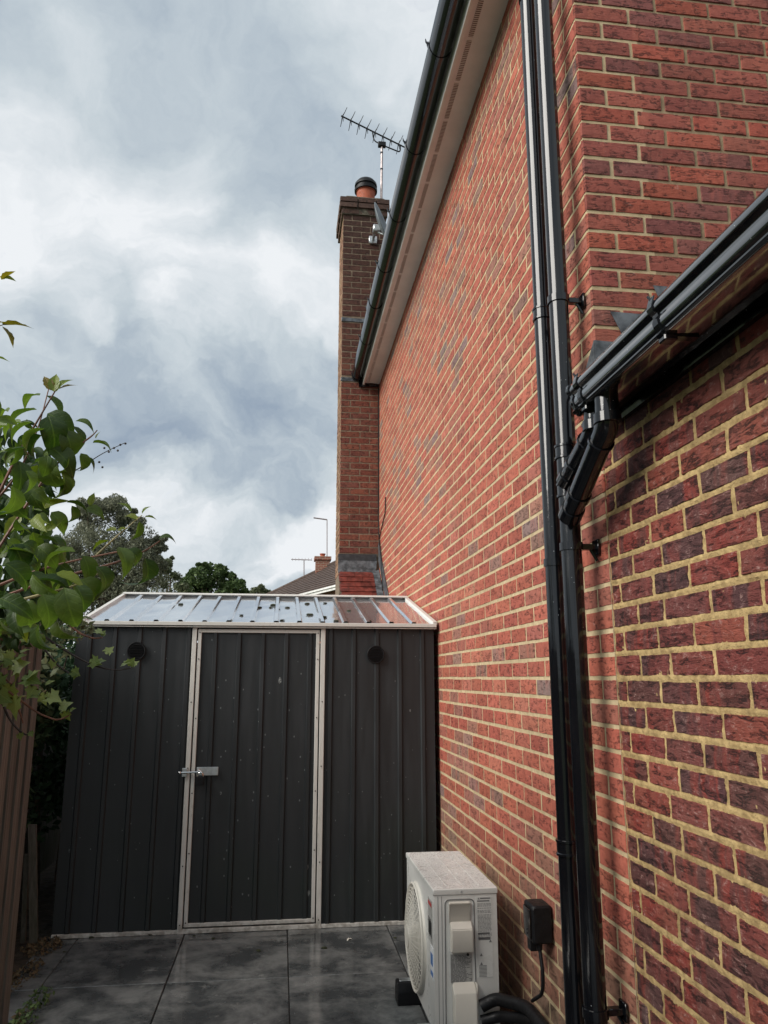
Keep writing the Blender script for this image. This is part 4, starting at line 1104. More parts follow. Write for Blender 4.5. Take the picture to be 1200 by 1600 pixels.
while x < 1.0:
    bm = NB(); box(bm, (x, 9.05, -.08), (x + .094, 9.065, 1.72 + R.uniform(-.01, .01))); o = build('board', bm, M['fence'], f3, center=True); setrnd(o, R.random()); x += .098
f2 = thing('timber_fence', 'dark timber fence in shade behind the hedge left of the shed', 'fence', (-1.85, 6, 0))
y = 3.55
while y < 9.0:
    bm = NB(); box(bm, (-1.86, y, -.08), (-1.845, y + .094, 1.72 + R.uniform(-.01, .01))); o = build('board', bm, M['fence'], f2, center=True); setrnd(o, R.random()); y += .098
for (p0, p1, wd, lab) in (((-1.36, 5.05, 0.0), (-1.40, 4.95, .67), .022, 'taller grey plank leaning in the gap left of the shed'), ((-1.44, 5.12, 0.0), (-1.43, 5.0, .50), .013, 'short thin batten leaning behind the taller plank left of the shed')):
    p0 = Vector(p0); p1 = Vector(p1); d = p1 - p0; bm = NB(); ax = Vector((1, 0, 0)); up2 = ax.cross(d).normalized()
    obox(bm, (p0 + p1) / 2, ax, d, up2, wd, d.length / 2, .009)
    o = build('leaning_plank', bm, M['plank'], None, center=True, label=lab, cat='plank'); setrnd(o, .4)

# ------------------------------------------------------------------ leaf meshes
def leafmesh(name, L_=1.0, W_=.62, curl=.35, fold=.18, serr=0.0, tip=1.0, m=None, nx=9, shape='ovate'):
    V = []; Fc = []; ny = 2
    for i in range(nx + 1):
        t = i / nx
        wd = W_ * .5 * (sin(pi * min(1, t ** .74)) ** .8) * (1 - .30 * t)
        if t > .72: wd *= (1 - (t - .72) / .28) ** .6 * .92 + .03
        if serr and 0 < i < nx: wd *= 1 + serr * (1 if i % 2 else -1)
        x = t * cos(curl * t) ; zc = -curl * t * t * .6
        for j in (-2, -1, 0, 1, 2):
            yy = wd * j / 2
            V.append((x * L_, yy * L_, (zc + fold * abs(yy) * 1.1 - .05 * sin(pi * t * 3) * (abs(j) == 2) * wd * 2) * L_))
    for i in range(nx):
        for j in range(4):
            q = i * 5 + j; Fc.append((q, q + 1, q + 6, q + 5))
    me = bpy.data.meshes.new(name); me.from_pydata([Vector(v) for v in V], [], Fc)
    me.polygons.foreach_set('use_smooth', [True] * len(Fc)); addattr(me, [R.random()] * len(Fc))
    me.materials.append(m or M['leaf']); return me
def ivymesh(name, m):
    pts = []
    lob = [(0, .06), (.15, .30), (.02, .48), (.34, .40), (.52, .52), (.60, .26), (1.0, 0)]
    out = lob + [(x, -y) for x, y in lob[::-1][1:]]
    V = [Vector((.25, 0, -.02))] + [Vector((x, y, .10 * abs(y) - .25 * x * x)) for x, y in out]
    n = len(out); Fc = [(0, 1 + i, 1 + (i + 1) % n) for i in range(n)]
    me = bpy.data.meshes.new(name); me.from_pydata(V, [], Fc); me.polygons.foreach_set('use_smooth', [True] * n)
    addattr(me, [R.random()] * n); me.materials.append(m); return me
LM = [leafmesh('leaf', 1.08, .50, 1.0, .38), leafmesh('leaf', 1.05, .44, .8, .6), leafmesh('leaf', 1.15, .52, 1.45, .35), leafmesh('leaf', 1.1, .42, 1.2, .8)]
LY = [leafmesh('leaf', 1, .5, .3, .4, .06, m=M['leaf_y']), leafmesh('leaf', 1, .45, .6, .5, .08, m=M['leaf_y'])]
LB = [leafmesh('leaf', 1, .55, .35, .25, .09, m=M['leaf_bronze'])]
IV = [ivymesh('leaf', M['ivy']), ivymesh('leaf', M['ivy'])]
def put_leaf(parent, me, base, d, nrm, size):
    d = Vector(d).normalized(); nrm = Vector(nrm); nrm = (nrm - d * nrm.dot(d))
    nrm = nrm.normalized() if nrm.length > 1e-4 else d.orthogonal().normalized()
    yv = nrm.cross(d)
    o = bpy.data.objects.new('leaf', me); COL.objects.link(o); o.parent = parent
    base = Vector(base) - WO[parent.name]
    o.matrix_basis = Matrix(((d.x, yv.x, nrm.x, base.x), (d.y, yv.y, nrm.y, base.y), (d.z, yv.z, nrm.z, base.z), (0, 0, 0, 1))) @ Matrix.Scale(size, 4)
    return o
def scr(ang, dep=0.0):
    """a direction seen at ang degrees (0 right, 90 up) with some depth"""
    return RT * cos(radians(ang)) + Vector((0, 0, 1)) * sin(radians(ang)) + Vector((0, 1, 0)) * dep

shrub = thing('dogwood_shrub', 'leafy green shrub with large ovate leaves leaning over the fence at the left', 'shrub', (-1.5, 2.1, 0))
def twig(parent, path, r0, r1, m):
    bm = NB(); pts = bend(path, .08, 4); n = len(pts)
    tube(bm, pts, [r0 + (r1 - r0) * i / (n - 1) for i in range(n)], 6); return build('branch', bm, m, parent, smooth=True)
def pth(pts): return [at(a, b, Y=c) for a, b, c in pts]
root = Vector((-1.55, 2.1, 0))
twig(shrub, [root, (-1.5, 2.1, 1.0), (-1.2, 2.1, 1.6)] + pth([(-40, 800, 2.1)]), .022, .010, M['bark'])
BRS = [
    (pth([(-40, 850, 2.1), (25, 715, 2.05), (60, 655, 2.0), (88, 608, 1.95)]), .0045, .0018, 'stem'),
    (pth([(-40, 820, 2.2), (30, 740, 2.15), (60, 670, 2.1), (78, 600, 2.1)]), .0035, .0015, 'stem'),
    (pth([(-30, 900, 2.0), (40, 790, 2.0), (85, 725, 2.0), (145, 680, 2.0), (152, 672, 2.0)]), .004, .0015, 'stem'),
    (pth([(60, 760, 2.1), (120, 735, 2.1), (160, 708, 2.1), (195, 692, 2.1)]), .0018, .0009, 'stem_dark'),
    (pth([(-40, 930, 2.0), (60, 890, 2.0), (120, 875, 1.95), (185, 862, 1.9)]), .004, .002, 'stem'),
    (pth([(150, 868, 1.95), (185, 835, 1.95), (222, 805, 1.95)]), .003, .0012, 'stem_green'),
    (pth([(-30, 945, 2.1), (80, 905, 2.1), (180, 880, 2.05), (225, 862, 2.0), (250, 845, 2.0)]), .004, .0015, 'stem'),
    (pth([(-30, 955, 1.9), (60, 930, 1.9), (120, 915, 1.9), (165, 890, 1.9)]), .004, .0015, 'stem_green'),
    (pth([(-40, 440, 1.8), (2, 432, 1.8)]), .002, .001, 'stem'), (pth([(-60, 520, 1.8), (4, 508, 1.8)]), .002, .001, 'stem'),
    (pth([(-60, 560, 1.8), (-2, 556, 1.8)]), .002, .001, 'stem'),
]
BRS += [([Vector((-1.2, 2.1, 1.6))] + pth([(-150, 760, 2.0), (-140, 640, 1.9), (-60, 560, 1.8)]), .007, .002, 'stem'),
        (pth([(-140, 640, 1.9), (-110, 560, 1.85), (-60, 520, 1.8)]), .004, .002, 'stem'), (pth([(-110, 560, 1.85), (-90, 480, 1.82), (-40, 440, 1.8)]), .003, .002, 'stem')]
for p, a, b, mm in BRS: twig(shrub, p, a, b, M[mm])
for cx_, cy_ in ((178, 700), (188, 695), (196, 693), (170, 706), (163, 700), (184, 704), (155, 722), (160, 730)):
    bm = NB(); bmesh.ops.create_icosphere(bm, subdivisions=1, radius=.0035, matrix=Matrix.Translation(at(cx_, cy_, Y=2.1))); build('berry', bm, M['stem_dark'], shrub)
def px2m(px_, Y): return px_ / F * (Y * 1.06)
# leaves the photograph shows clearly: (x, y of base, angle, length px, depth, mesh, normal angle)
HL = [
    (84, 612, 95, 36, 1.95, 'y', 0), (80, 610, 115, 30, 1.95, 'b', 1), (88, 612, 60, 34, 1.95, 'y', 0), (92, 608, 35, 28, 1.95, 'b', 1),
    (62, 618, 165, 42, 2.0, 0, 0), (58, 640, 185, 62, 1.95, 0, 0), (72, 618, -35, 48, 1.98, 1, 0), (74, 646, -25, 60, 1.95, 0, 0), (75, 650, -60, 70, 1.93, 2, 1),
    (70, 670, 195, 56, 1.9, 0, 0), (34, 660, 185, 46, 2.0, 1, 0), (50, 660, 200, 50, 1.9, 1, 0), (66, 680, 210, 50, 1.95, 3, 0),
    (118, 658, -5, 34, 2.05, 1, 0), (112, 665, -40, 48, 2.0, 0, 0), (100, 672, -55, 62, 1.95, 2, 0), (92, 678, -45, 44, 2.0, 0, 1),
    (145, 692, 5, 34, 2.0, 1, 0), (150, 685, 80, 14, 2.0, 'y', 0), (128, 715, -10, 30, 2.0, 0, 0), (126, 708, -65, 40, 1.95, 3, 0), (80, 700, -30, 62, 1.95, 0, 0),
    (108, 712, -75, 46, 1.95, 2, 0), (95, 735, -50, 60, 1.95, 2, 1), (100, 745, -80, 44, 1.95, 3, 0), (52, 745, -90, 60, 1.9, 0, 1),
    (75, 720, -80, 60, 1.9, 2, 0), (30, 720, -70, 64, 1.9, 0, 1), (40, 700, 190, 48, 1.9, 0, 0), (20, 760, -60, 60, 1.85, 2, 1), (12, 800, 200, 60, 1.8, 0, 0),
    (140, 790, 80, 22, 2.0, 'y', 0), (134, 795, -5, 34, 2.0, 0, 0), (104, 785, 0, 40, 1.95, 1, 0), (112, 790, -60, 40, 1.95, 2, 0), (80, 800, -40, 44, 1.95, 0, 0),
    (205, 800, 130, 26, 1.95, 'y', 0), (215, 812, 150, 26, 1.95, 'y', 1), (222, 803, 60, 18, 1.95, 'y', 0), (226, 808, 10, 20, 1.95, 'y', 0), (218, 815, -90, 34, 1.95, 1, 0),
    (182, 828, 175, 22, 1.95, 'y', 0), (184, 830, 30, 18, 1.95, 'y', 0), (170, 845, 190, 30, 1.95, 'y', 0),
    (248, 842, 25, 28, 2.0, 0, 0), (226, 872, -62, 62, 2.0, 2, 0), (118, 862, 175, 62, 1.85, 0, 0), (58, 840, 0, 62, 1.9, 0, 0),
    (185, 855, -45, 52, 1.88, 0, 1), (200, 858, -30, 40, 1.9, 2, 0), (130, 868, -60, 52, 1.85, 0, 0), (150, 885, -35, 58, 1.85, 2, 0), (126, 905, -40, 60, 1.85, 2, 0),
    (66, 928, -60, 62, 1.7, 0, 1), (75, 925, -75, 66, 1.75, 2, 1), (100, 918, -70, 74, 1.7, 0, 0), (118, 915, -50, 58, 1.75, 3, 0), (88, 895, -20, 46, 1.8, 'y', 0),
    (30, 905, 10, 60, 1.8, 0, 0), (60, 905, 0, 60, 1.8, 1, 1), (8, 880, -30, 64, 1.75, 0, 1), (0, 935, -20, 60, 1.7, 1, 1), (20, 850, -50, 60, 1.8, 2, 0), (60, 870, 150, 60, 1.8, 1, 0),
    (60, 975, -85, 66, 1.75, 3, 0), (40, 940, -70, 60, 1.8, 2, 0), (90, 965, -80, 50, 1.8, 3, 0), (120, 950, -85, 40, 1.9, 3, 0),
    (2, 437, 40, 26, 1.8, 'b', 0), (2, 436, 5, 24, 1.8, 'y', 0), (4, 508, 3, 50, 1.8, 'b', 0), (4, 510, -50, 36, 1.8, 'b', 0), (-10, 505, 10, 22, 1.8, 'b', 1), (-14, 557, 0, 26, 1.8, 'y', 0), (-30, 620, -20, 50, 1.9, 0, 0),
]
for (x, y, a, ln, dp_, me, na) in HL:
    mesh = {'y': LY, 'b': LB}.get(me); mesh = R.choice(mesh) if mesh else LM[me]
    nrm = -FW * R.uniform(.1, .9) + Vector((0, 0, 1)) * R.uniform(.6, 1.3) + RT * R.uniform(-.6, .6)
    put_leaf(shrub, mesh, at(x, y, Y=dp_), scr(a, R.uniform(-.35, .35)), nrm, px2m(ln * 1.06, dp_))
def bound(y):
    tab = [(620, 20), (660, 60), (700, 95), (750, 105), (800, 95), (860, 110), (920, 130), (975, 110), (1000, 70)]
    for (a, b), (c, d) in zip(tab, tab[1:]):
        if a <= y <= c: return b + (d - b) * (y - a) / (c - a)
    return 0
cnt = 0
while cnt < 205:
    y = R.uniform(630, 990); x = R.uniform(-60, 120)
    if x > bound(y) - 12: continue
    dp_ = R.uniform(1.75, 2.75); a = R.gauss(-50, 45) + (x < 20) * R.choice((0, -60))
    nrm = -FW * R.uniform(.1, 1) + Vector((0, 0, 1)) * R.uniform(.2, 1.1) + RT * R.uniform(-.8, .8)
    put_leaf(shrub, R.choice(LM + [LY[0]]), at(x, y, Y=dp_), scr(a, R.uniform(-.7, .7)), nrm, R.uniform(.04, .09)); cnt += 1

# the dense inner leaves of the shrub, further back
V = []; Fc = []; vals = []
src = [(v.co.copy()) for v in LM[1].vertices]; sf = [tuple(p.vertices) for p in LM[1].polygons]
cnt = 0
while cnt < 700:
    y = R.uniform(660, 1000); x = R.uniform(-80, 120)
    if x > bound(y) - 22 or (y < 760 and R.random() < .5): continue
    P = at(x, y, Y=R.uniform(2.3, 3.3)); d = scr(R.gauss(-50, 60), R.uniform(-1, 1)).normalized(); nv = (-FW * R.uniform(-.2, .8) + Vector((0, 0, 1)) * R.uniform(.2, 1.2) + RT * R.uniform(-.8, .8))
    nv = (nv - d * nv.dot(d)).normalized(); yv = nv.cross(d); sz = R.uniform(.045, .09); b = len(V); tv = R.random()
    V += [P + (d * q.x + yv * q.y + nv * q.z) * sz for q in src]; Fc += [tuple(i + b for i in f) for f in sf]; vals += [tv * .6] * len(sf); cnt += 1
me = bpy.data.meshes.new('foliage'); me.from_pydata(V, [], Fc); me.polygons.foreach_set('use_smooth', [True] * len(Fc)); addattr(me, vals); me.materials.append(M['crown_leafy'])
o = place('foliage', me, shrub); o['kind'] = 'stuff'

# ivy over the fence
ivy = thing('ivy', 'pale green ivy with curling tendrils spilling over the top of the fence', 'ivy', (-1.05, 2.7, 1.6))
TD = [([(-30, 960), (10, 968), (40, 966), (56, 955)], 2.6, 'stem_green'), ([(-30, 985), (5, 1000), (25, 1008), (36, 1000), (38, 994)], 2.6, 'stem'),
      ([(10, 1078), (40, 1100), (62, 1116), (90, 1126), (108, 1118), (110, 1112)], 2.55, 'stem'), ([(-30, 1085), (10, 1095), (30, 1088), (60, 1088), (72, 1078)], 2.55, 'stem_green'),
      ([(20, 965), (60, 1003), (90, 1040), (112, 1054), (122, 1052)], 2.8, 'stem_dark'), ([(70, 995), (110, 1022), (150, 1042), (185, 1048), (207, 1043)], 2.75, 'stem_dark'),
      ([(110, 978), (128, 992), (148, 998), (160, 996)], 2.7, 'stem'), ([(2, 1095), (15, 1125), (30, 1142), (42, 1149), (47, 1144)], 2.65, 'stem_dark'),
      ([(22, 1095), (32, 1115), (36, 1130)], 2.6, 'stem'), ([(-20, 1040), (10, 1062), (28, 1078)], 2.6, 'stem')]
for path, dp_, mm in TD:
    bm = NB(); pts = bend([at(a, b, Y=dp_) for a, b in path], .05, 4); n = len(pts)
    tube(bm, pts, [.0042 * (1 - i / n * .6) for i in range(n)], 6); build('tendril', bm, M[mm], ivy, smooth=True)
IL = [(10, 1068, 40, 2.55), (25, 1085, 44, 2.5), (18, 1045, 34, 2.55), (35, 1058, 36, 2.5), (5, 1030, 30, 2.6), (42, 1062, 30, 2.5), (56, 1072, 26, 2.5), (66, 1082, 24, 2.5), (72, 1085, 30, 2.5), (92, 1108, 26, 2.55),
      (100, 1110, 22, 2.55), (108, 1112, 14, 2.55), (70, 1070, 18, 2.5), (30, 1145, 14, 2.6), (46, 1143, 12, 2.6), (35, 995, 18, 2.6), (52, 956, 24, 2.6), (40, 950, 22, 2.6), (20, 972, 18, 2.6), (112, 1046, 20, 2.8), (120, 1050, 14, 2.8),
      (140, 1032, 24, 2.75), (150, 1035, 18, 2.75), (165, 1022, 20, 2.75), (190, 1038, 18, 2.75), (200, 1040, 18, 2.75), (207, 1040, 14, 2.75), (148, 985, 18, 2.7), (158, 993, 12, 2.7),
      (0, 1050, 36, 2.5), (-5, 1080, 36, 2.5), (12, 1015, 26, 2.6), (8, 985, 24, 2.6), (60, 1000, 18, 2.7), (75, 1010, 20, 2.7), (0, 965, 26, 2.6), (24, 1030, 24, 2.55), (48, 1085, 20, 2.5), (85, 1030, 18, 2.8), (30, 1020, 20, 2.6)]
for _ in range(12): IL.append((R.uniform(-10, 32), R.uniform(1005, 1095), R.uniform(18, 30), R.uniform(2.5, 2.9)))
for (x, y, ln, dp_) in IL:
    put_leaf(ivy, R.choice(IV), at(x, y, Y=dp_), scr(R.uniform(-120, 60), R.uniform(-.4, .4)), -FW * R.uniform(.2, 1) + Vector((0, 0, 1)) * R.uniform(.2, 1) + RT * R.uniform(-.5, .5), px2m(ln * 0.78, dp_))

# ------------------------------------------------------------------ foliage masses
def leafcloud(bm, blobs, n, size, mats=None, elong=2.0, shell=.55):
    vals = []
    for i in range(n):
        c, r, sc = R.choice(blobs)
        while True:
            q = Vector((R.uniform(-1, 1), R.uniform(-1, 1), R.uniform(-1, 1)))
            if shell * R.random() < q.length <= 1: break
        P = c + Vector((q.x * r * sc[0], q.y * r * sc[1], q.z * r * sc[2]))
        d = Vector((R.gauss(0, 1), R.gauss(0, 1), R.gauss(0, 1))).normalized(); s = d.orthogonal().normalized(); sz = size * R.uniform(.6, 1.3)
        s = (s * cos(i) + d.cross(s) * sin(i))
        a = bm.verts.new(P - d * sz * .5); b = bm.verts.new(P + s * sz / elong * .5); e = bm.verts.new(P + d * sz * .5); f = bm.verts.new(P - s * sz / elong * .5)
        bm.faces.new((a, b, e, f)); vals.append(min(1, max(0, R.gauss(.45, .25))))
    return vals
def foliage(name, blobs, n, size, m, parent, **kw):
    bm = NB(); vals = leafcloud(bm, blobs, n, size, **kw); me = bpy.data.meshes.new(name); bm.to_mesh(me); bm.free()
    addattr(me, vals); me.materials.append(m); o = place(name, me, parent); o['kind'] = 'stuff'; return o
hd = thing('hedge_shrub', 'dark small leaved shrub filling the gap between the fence and the shed', 'shrub', (-1.6, 5.4, 0))
bl = [(Vector((-1.62 + R.uniform(-.12, .12), R.uniform(4.3, 6.8), R.uniform(.6, 1.75))), .22, (.8, 1.3, 1)) for i in range(46)]
bl += [(Vector((-1.52 + R.uniform(-.10, .10), R.uniform(4.4, 5.2), R.uniform(1.2, 1.85))), .15, (.8, 1.2, 1)) for i in range(16)]
foliage('foliage', bl, 14000, .055, M['hedge'], hd, elong=1.7)
bm = NB()
for i in range(7):
    p = Vector((-1.65 + R.uniform(-.08, .08), 4.4 + i * .35, 0)); tube(bm, [p, p + Vector((R.uniform(-.1, .1), R.uniform(-.1, .1), 1.0)), p + Vector((R.uniform(-.2, .2), 0, 1.7))], [.018, .012, .004], 6)
build('stems', bm, M['bark'], hd)
# light sprigs in front of the hedge
bm = NB(); vals = leafcloud(bm, [(Vector((-1.22, 4.2, 1.62)), .13, (1.2, 1, 1)), (Vector((-1.30, 4.3, 1.42)), .10, (1, 1, 1.2)), (Vector((-1.10, 4.3, 1.76)), .09, (1.3, 1, .8))], 420, .045, elong=1.8)
me = bpy.data.meshes.new('foliage'); bm.to_mesh(me); bm.free(); addattr(me, vals); me.materials.append(M['crown_light']); o = place('foliage', me, hd); o['kind'] = 'stuff'

def tree(label, name, base, trunk_h, blobs, n, size, m, tr=.2, elong=2.0, limbs=8):
    t = thing(name, label, 'tree', base)
    B = Vector(base); top = sum((b[0] for b in blobs), Vector()) / len(blobs)
    bm = NB(); tube(bm, [B, B + (top - B) * .35 + Vector((.2, 0, 0)), B + (top - B) * .7, top], [tr, tr * .75, tr * .5, tr * .2], 10); trk = build('trunk', bm, M['bark'], t, smooth=True)
    for i in range(limbs):
        b = R.choice(blobs); s = B + (top - B) * R.uniform(.4, .8); mid = (s + b[0]) / 2 + Vector((0, 0, -.3))
        bm = NB(); tube(bm, [s, mid, b[0]], [tr * .35, tr * .22, tr * .06], 6); build('limb', bm, M['bark'], t, smooth=True)
    foliage('crown', blobs, n, size, m, t, elong=elong); return t
def blobs_from(px_list, Y, ysp=1.0):
    out = []
    for (x, y, r) in px_list:
        c = at(x, y, Y=Y + R.uniform(-ysp, ysp)); out.append((c, r / F * Y * 1.05, (1, 1, .9)))
    return out
# grey-green loose tree on the left
pl_ = []
for (x, y, r) in ((150, 810, 20), (185, 800, 20), (120, 850, 30), (165, 850, 34), (205, 850, 26), (230, 860, 18), (245, 850, 12), (190, 900, 34), (140, 900, 34), (225, 905, 18), (110, 920, 30), (160, 940, 34), (205, 935, 24), (200, 808, 12), (135, 795, 12), (250, 880, 8), (170, 790, 10), (80, 880, 36), (90, 940, 40), (214, 820, 10), (165, 870, 50), (190, 930, 50), (230, 880, 24)):
    pl_.append((x, y, r))
    for q in range(7): pl_.append((x + R.uniform(-r, r) * 1.0, y + R.uniform(-r, r) * 1.0, r * R.uniform(.25, .8)))
tree('tall loose grey green tree behind the shrub at the left', 'willow_tree', (-6.8, 28, -.06), 5, blobs_from(pl_, 28, 1.2), 70000, .13, M['crown_grey'], .22, 3.2, 14)
pl_ = []
for (x, y, r) in ((258, 895, 14), (272, 905, 14), (250, 920, 16), (280, 925, 16), (262, 880, 8)):
    pl_.append((x, y, r))
    for q in range(3): pl_.append((x + R.uniform(-r, r), y + R.uniform(-r, r), r * .35))
tree('small pale open tree between the grey tree and the round oak', 'ash_tree', (-4.9, 34, -.06), 5, blobs_from(pl_, 34, .8), 5000, .15, M['crown_light'], .12, 2.5, 8)
pl_ = []
for (x, y, r) in ((330, 895, 17), (310, 900, 16), (350, 903, 16), (295, 915, 16), (330, 918, 24), (368, 920, 16), (360, 930, 20), (300, 935, 22), (335, 940, 26), (380, 935, 12), (285, 935, 14), (345, 890, 9), (318, 889, 9)):
    pl_.append((x, y, r))
    for q in range(3): pl_.append((x + R.uniform(-r, r), y + R.uniform(-r, r), r * R.uniform(.3, .4)))
tree('round dark green oak tree in the distance above the shed roof', 'oak_tree', (-3.7, 42, -.06), 5, blobs_from(pl_, 42, 1.2), 22000, .20, M['crown_oak'], .25, 1.6, 12)
tree('low brownish tree top showing between the oak and the neighbouring roof', 'small_tree', (-2.2, 50, -.06), 4, blobs_from([(398, 925, 8), (408, 918, 5), (412, 925, 6), (390, 932, 8), (420, 928, 6)], 50, .6), 1800, .2, M['crown_light'], .12, 2, 4)

# ------------------------------------------------------------------ neighbouring house, behind
nh = thing('neighbouring_house', 'distant brick house with brown tiled roof seen left of the chimney', 'house', (1.5, 27, 0))
E0 = at(522, 917, Z=4.5); E1 = at(455, 934, Z=4.5); ed = (E1 - E0).normalized(); E0 = E0 - ed * 3.5; E2 = E0 + ed * 15.5
ip = Vector((ed.y, -ed.x, 0)); ip = ip if ip.y > 0 else -ip       # inward, away from the camera
if ip.dot(Vector((0, 1, 0))) < 0: ip = -ip
S = 3.6; RZ = 4.5 + 2.35
R0 = E0 + ip * S + ed * .3 + Vector((0, 0, RZ - 4.5)); R1 = E2 + ip * S - ed * 7.6 + Vector((0, 0, RZ - 4.5))
bm = NB(); nrow = 17
def lerp(a, b, t): return a + (b - a) * t
for i in range(nrow):
    t0, t1 = i / nrow, (i + 1) / nrow + .01
    a0, a1 = lerp(E0, R0, t0), lerp(E2, R1, t0); b0_, b1_ = lerp(E0, R0, min(t1, 1)), lerp(E2, R1, min(t1, 1))
    up3 = (R0 - E0).cross(ed).normalized(); up3 = up3 if up3.z > 0 else -up3
    A = [a0 + up3 * .045, a1 + up3 * .045, b1_ + up3 * .01, b0_ + up3 * .01, a0, a1]
    vs = [bm.verts.new(v) for v in A]; bm.faces.new(vs[:4]); bm.faces.new((vs[4], vs[5], vs[1], vs[0]))
E3 = E2 + ip * S * 2; E4 = E0 + ip * S * 2
for tri in ((E2, E3, R1), (E4, E0, R0), (E3, E4, R0, R1)): bm.faces.new([bm.verts.new(v) for v in tri])
nr = build('roof', bm, M['rooft'], nh, smooth='keep')
bm = NB(); tube(bm, [R0 + Vector((0, 0, .02)), R1 + Vector((0, 0, .02)), E2 + Vector((0, 0, .03))], .09, 8); build('ridge_tiles', bm, M['rooft'], nr)
def wallbox(bm, a, b, z0, z1, th, mi=0):
    v = (b - a).normalized(); n_ = Vector((v.y, -v.x, 0)); c = (a + b) / 2; obox(bm, (c.x, c.y, (z0 + z1) / 2), v, n_, (0, 0, 1), (b - a).length / 2, th / 2, (z1 - z0) / 2, mi)
m_nb, k_ = mat('distant_brickwork')
bt = k_.new('ShaderNodeTexBrick'); ps = k_.sep(k_.pos()); k_.put(bt.inputs['Vector'], k_.comb(k_.m('ADD', ps[0], k_.m('MULTIPLY', ps[1], -.9)), ps[2], 0.0))
bt.inputs['Scale'].default_value = 1; bt.inputs['Brick Width'].default_value = .225; bt.inputs['Row Height'].default_value = .075; bt.inputs['Mortar Size'].default_value = .01
k_.put(bt.inputs['Color1'], (.28, .09, .06)); k_.put(bt.inputs['Color2'], (.20, .07, .05)); k_.put(bt.inputs['Mortar'], (.35, .28, .2)); setb(k_, bt.outputs[0], .9)
ins = .35
W0 = E0 + ip * ins + ed * ins; W1 = E2 + ip * ins - ed * ins; W2 = E3 - ip * ins - ed * ins; W3 = E4 - ip * ins + ed * ins
bm = NB()
for a, b in ((W0, W1), (W1, W2), (W2, W3), (W3, W0)): wallbox(bm, a, b, 0, 4.46, .22)
nw = build('wall', bm, m_nb, nh)
bm = NB(); wallbox(bm, E0 + ip * .02, E2 + ip * .02, 4.40, 4.52, .03); build('fascia_board', bm, M['white_paint'], nh)
bm = NB(); wallbox(bm, E0, E2, 4.49, 4.55, .08); build('gutter', bm, M['white_paint'], nh)
for k in range(3):
    wc = E0 + ed * (3.3 + k * 3.2) + ip * (ins - .13); a = wc - ed * .55; b = wc + ed * .55
    bm = NB(); wallbox(bm, a, b, 3.0, 4.28, .06); wf = build('window', bm, M['white_paint'], nh)
    for q in (-1, 1):
        cc_ = wc + ed * .27 * q - ip * .035; bm = NB(); wallbox(bm, cc_ - ed * .22, cc_ + ed * .22, 3.08, 4.20, .012); build('pane', bm, M['glass_dark'], wf)
def prx(p):
    v = p - Vector((0, 0, CAMH)); q = v.dot(FW); return (PX + F * v.dot(RT) / q, PY - F * v.dot(UP) / q)
rc = None
for (pa, pb) in ((R0, R1), (R1, E2)):
    for i in range(200):
        q = lerp(pa, pb, i / 200)
        if abs(prx(q)[0] - 503) < 1.5 and rc is None: rc = q.copy()
RZ = rc.z
bm = NB(); cz = at(503, 872, Y=rc.y).z
box(bm, (rc.x - .30, rc.y - .3, RZ - .6), (rc.x + .30, rc.y + .3, cz - .12)); box(bm, (rc.x - .36, rc.y - .36, cz - .12), (rc.x + .36, rc.y + .36, cz + .03)); nc = build('chimney', bm, m_nb, nh)
bm = NB(); lathe(bm, [(.12, cz + .03), (.10, cz + .14), (.13, cz + .16), (.13, cz + .19), (.02, cz + .20)], rc.x, rc.y, 12); build('chimney_pot', bm, M['clay'], nc, smooth=True)
ta = thing('television_aerial', 'thin tall pole aerial with a short arm beside the distant chimney', 'aerial', (rc.x + .2, rc.y, RZ))
q0 = at(511, 875, Y=rc.y); q1 = at(511, 812, Y=rc.y); q2 = at(490, 809, Y=rc.y)
bm = NB(); tube(bm, [q0, q1], .022, 6); build('mast', bm, M['pole'], ta); bm = NB(); tube(bm, [q1, q2], .03, 6); build('boom', bm, M['pole'], ta)
tb = thing('television_aerial', 'small distant aerial standing on the ridge left of the distant chimney', 'aerial', tuple(at(475, 895, Y=30)))
bm = NB(); tube(bm, [at(475, 900, Y=30), at(475, 875, Y=30)], .02, 6); build('mast', bm, M['pole'], tb)
bm = NB(); tube(bm, [at(455, 874, Y=30), at(487, 875, Y=30)], .018, 6)
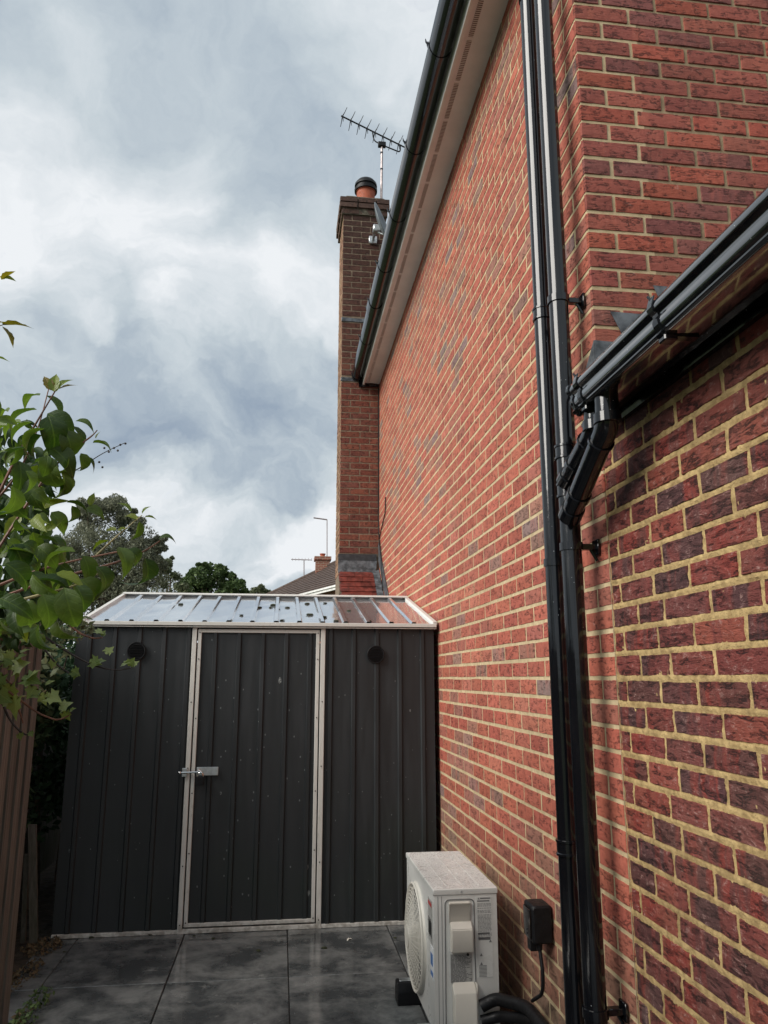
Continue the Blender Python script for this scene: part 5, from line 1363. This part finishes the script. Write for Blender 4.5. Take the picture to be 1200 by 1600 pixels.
for k in range(7): p = at(457 + k * 5, 874, Y=30); tube(bm, [p - Vector((0, .1, .06)), p + Vector((0, .1, .06))], .012, 4)
build('boom', bm, M['pole'], tb)

# ------------------------------------------------------------------ debris on the ground
bm = NB(); vals = leafcloud(bm, [(Vector((-1.30, 5.0, 0.01)), .10, (1.1, 1.6, .25)), (Vector((-1.27, 4.6, 0.0)), .08, (.8, 3, .2)), (Vector((-1.12, 3.9, 0.0)), .07, (.7, 4, .3))], 900, .022, elong=1.6)
me = bpy.data.meshes.new('leaf_litter'); bm.to_mesh(me); bm.free(); addattr(me, vals); me.materials.append(M['debris']); o = place('leaf_litter', me, None); o['kind'] = 'stuff'; o['label'] = 'brown leaf litter gathered at the foot of the fence'; o['category'] = 'leaf litter'
bm = NB(); vals = leafcloud(bm, [(Vector((-1.08, y_, 0.03)), .06, (.9, 1.6, .8)) for y_ in (3.6, 3.8, 4.0, 4.2)] , 380, .026, elong=1.8)
me = bpy.data.meshes.new('weeds'); bm.to_mesh(me); bm.free(); addattr(me, vals); me.materials.append(M['crown_oak']); o = place('weeds', me, None); o['kind'] = 'stuff'; o['label'] = 'low green weeds growing along the foot of the fence'; o['category'] = 'weeds'
for (x, y) in ((144, 1464), (236, 1460), (303, 1462), (100, 1487), (404, 1485), (507, 1481), (617, 1465), (333, 1466)):
    P = at(x, y, Z=0.004); bm = NB(); bmesh.ops.create_icosphere(bm, subdivisions=1, radius=R.uniform(.008, .015))
    for v in bm.verts: v.co = P + Vector((v.co.x * 1.4, v.co.y, v.co.z * .5)) * (1 + .4 * noise.noise(v.co * 90))
    build('moss_clump', bm, M['moss'], None, center=True, label='small dark moss crumb lying on the paving in front of the shed', cat='moss', group='moss crumbs on the paving')
P = at(545, 1467, Z=.004)
o = thing('fallen_leaf', 'single pale yellow leaf lying on the paving before the shed', 'leaf', tuple(P))
for q in range(3):
    me = leafmesh('blade', 1, .5, .6, .4, m=M['ac2']); lf = put_leaf(o, me, P, (cos(q * 2.1), sin(q * 2.1), .1), (0, 0, 1), .028); lf.name = 'blade'
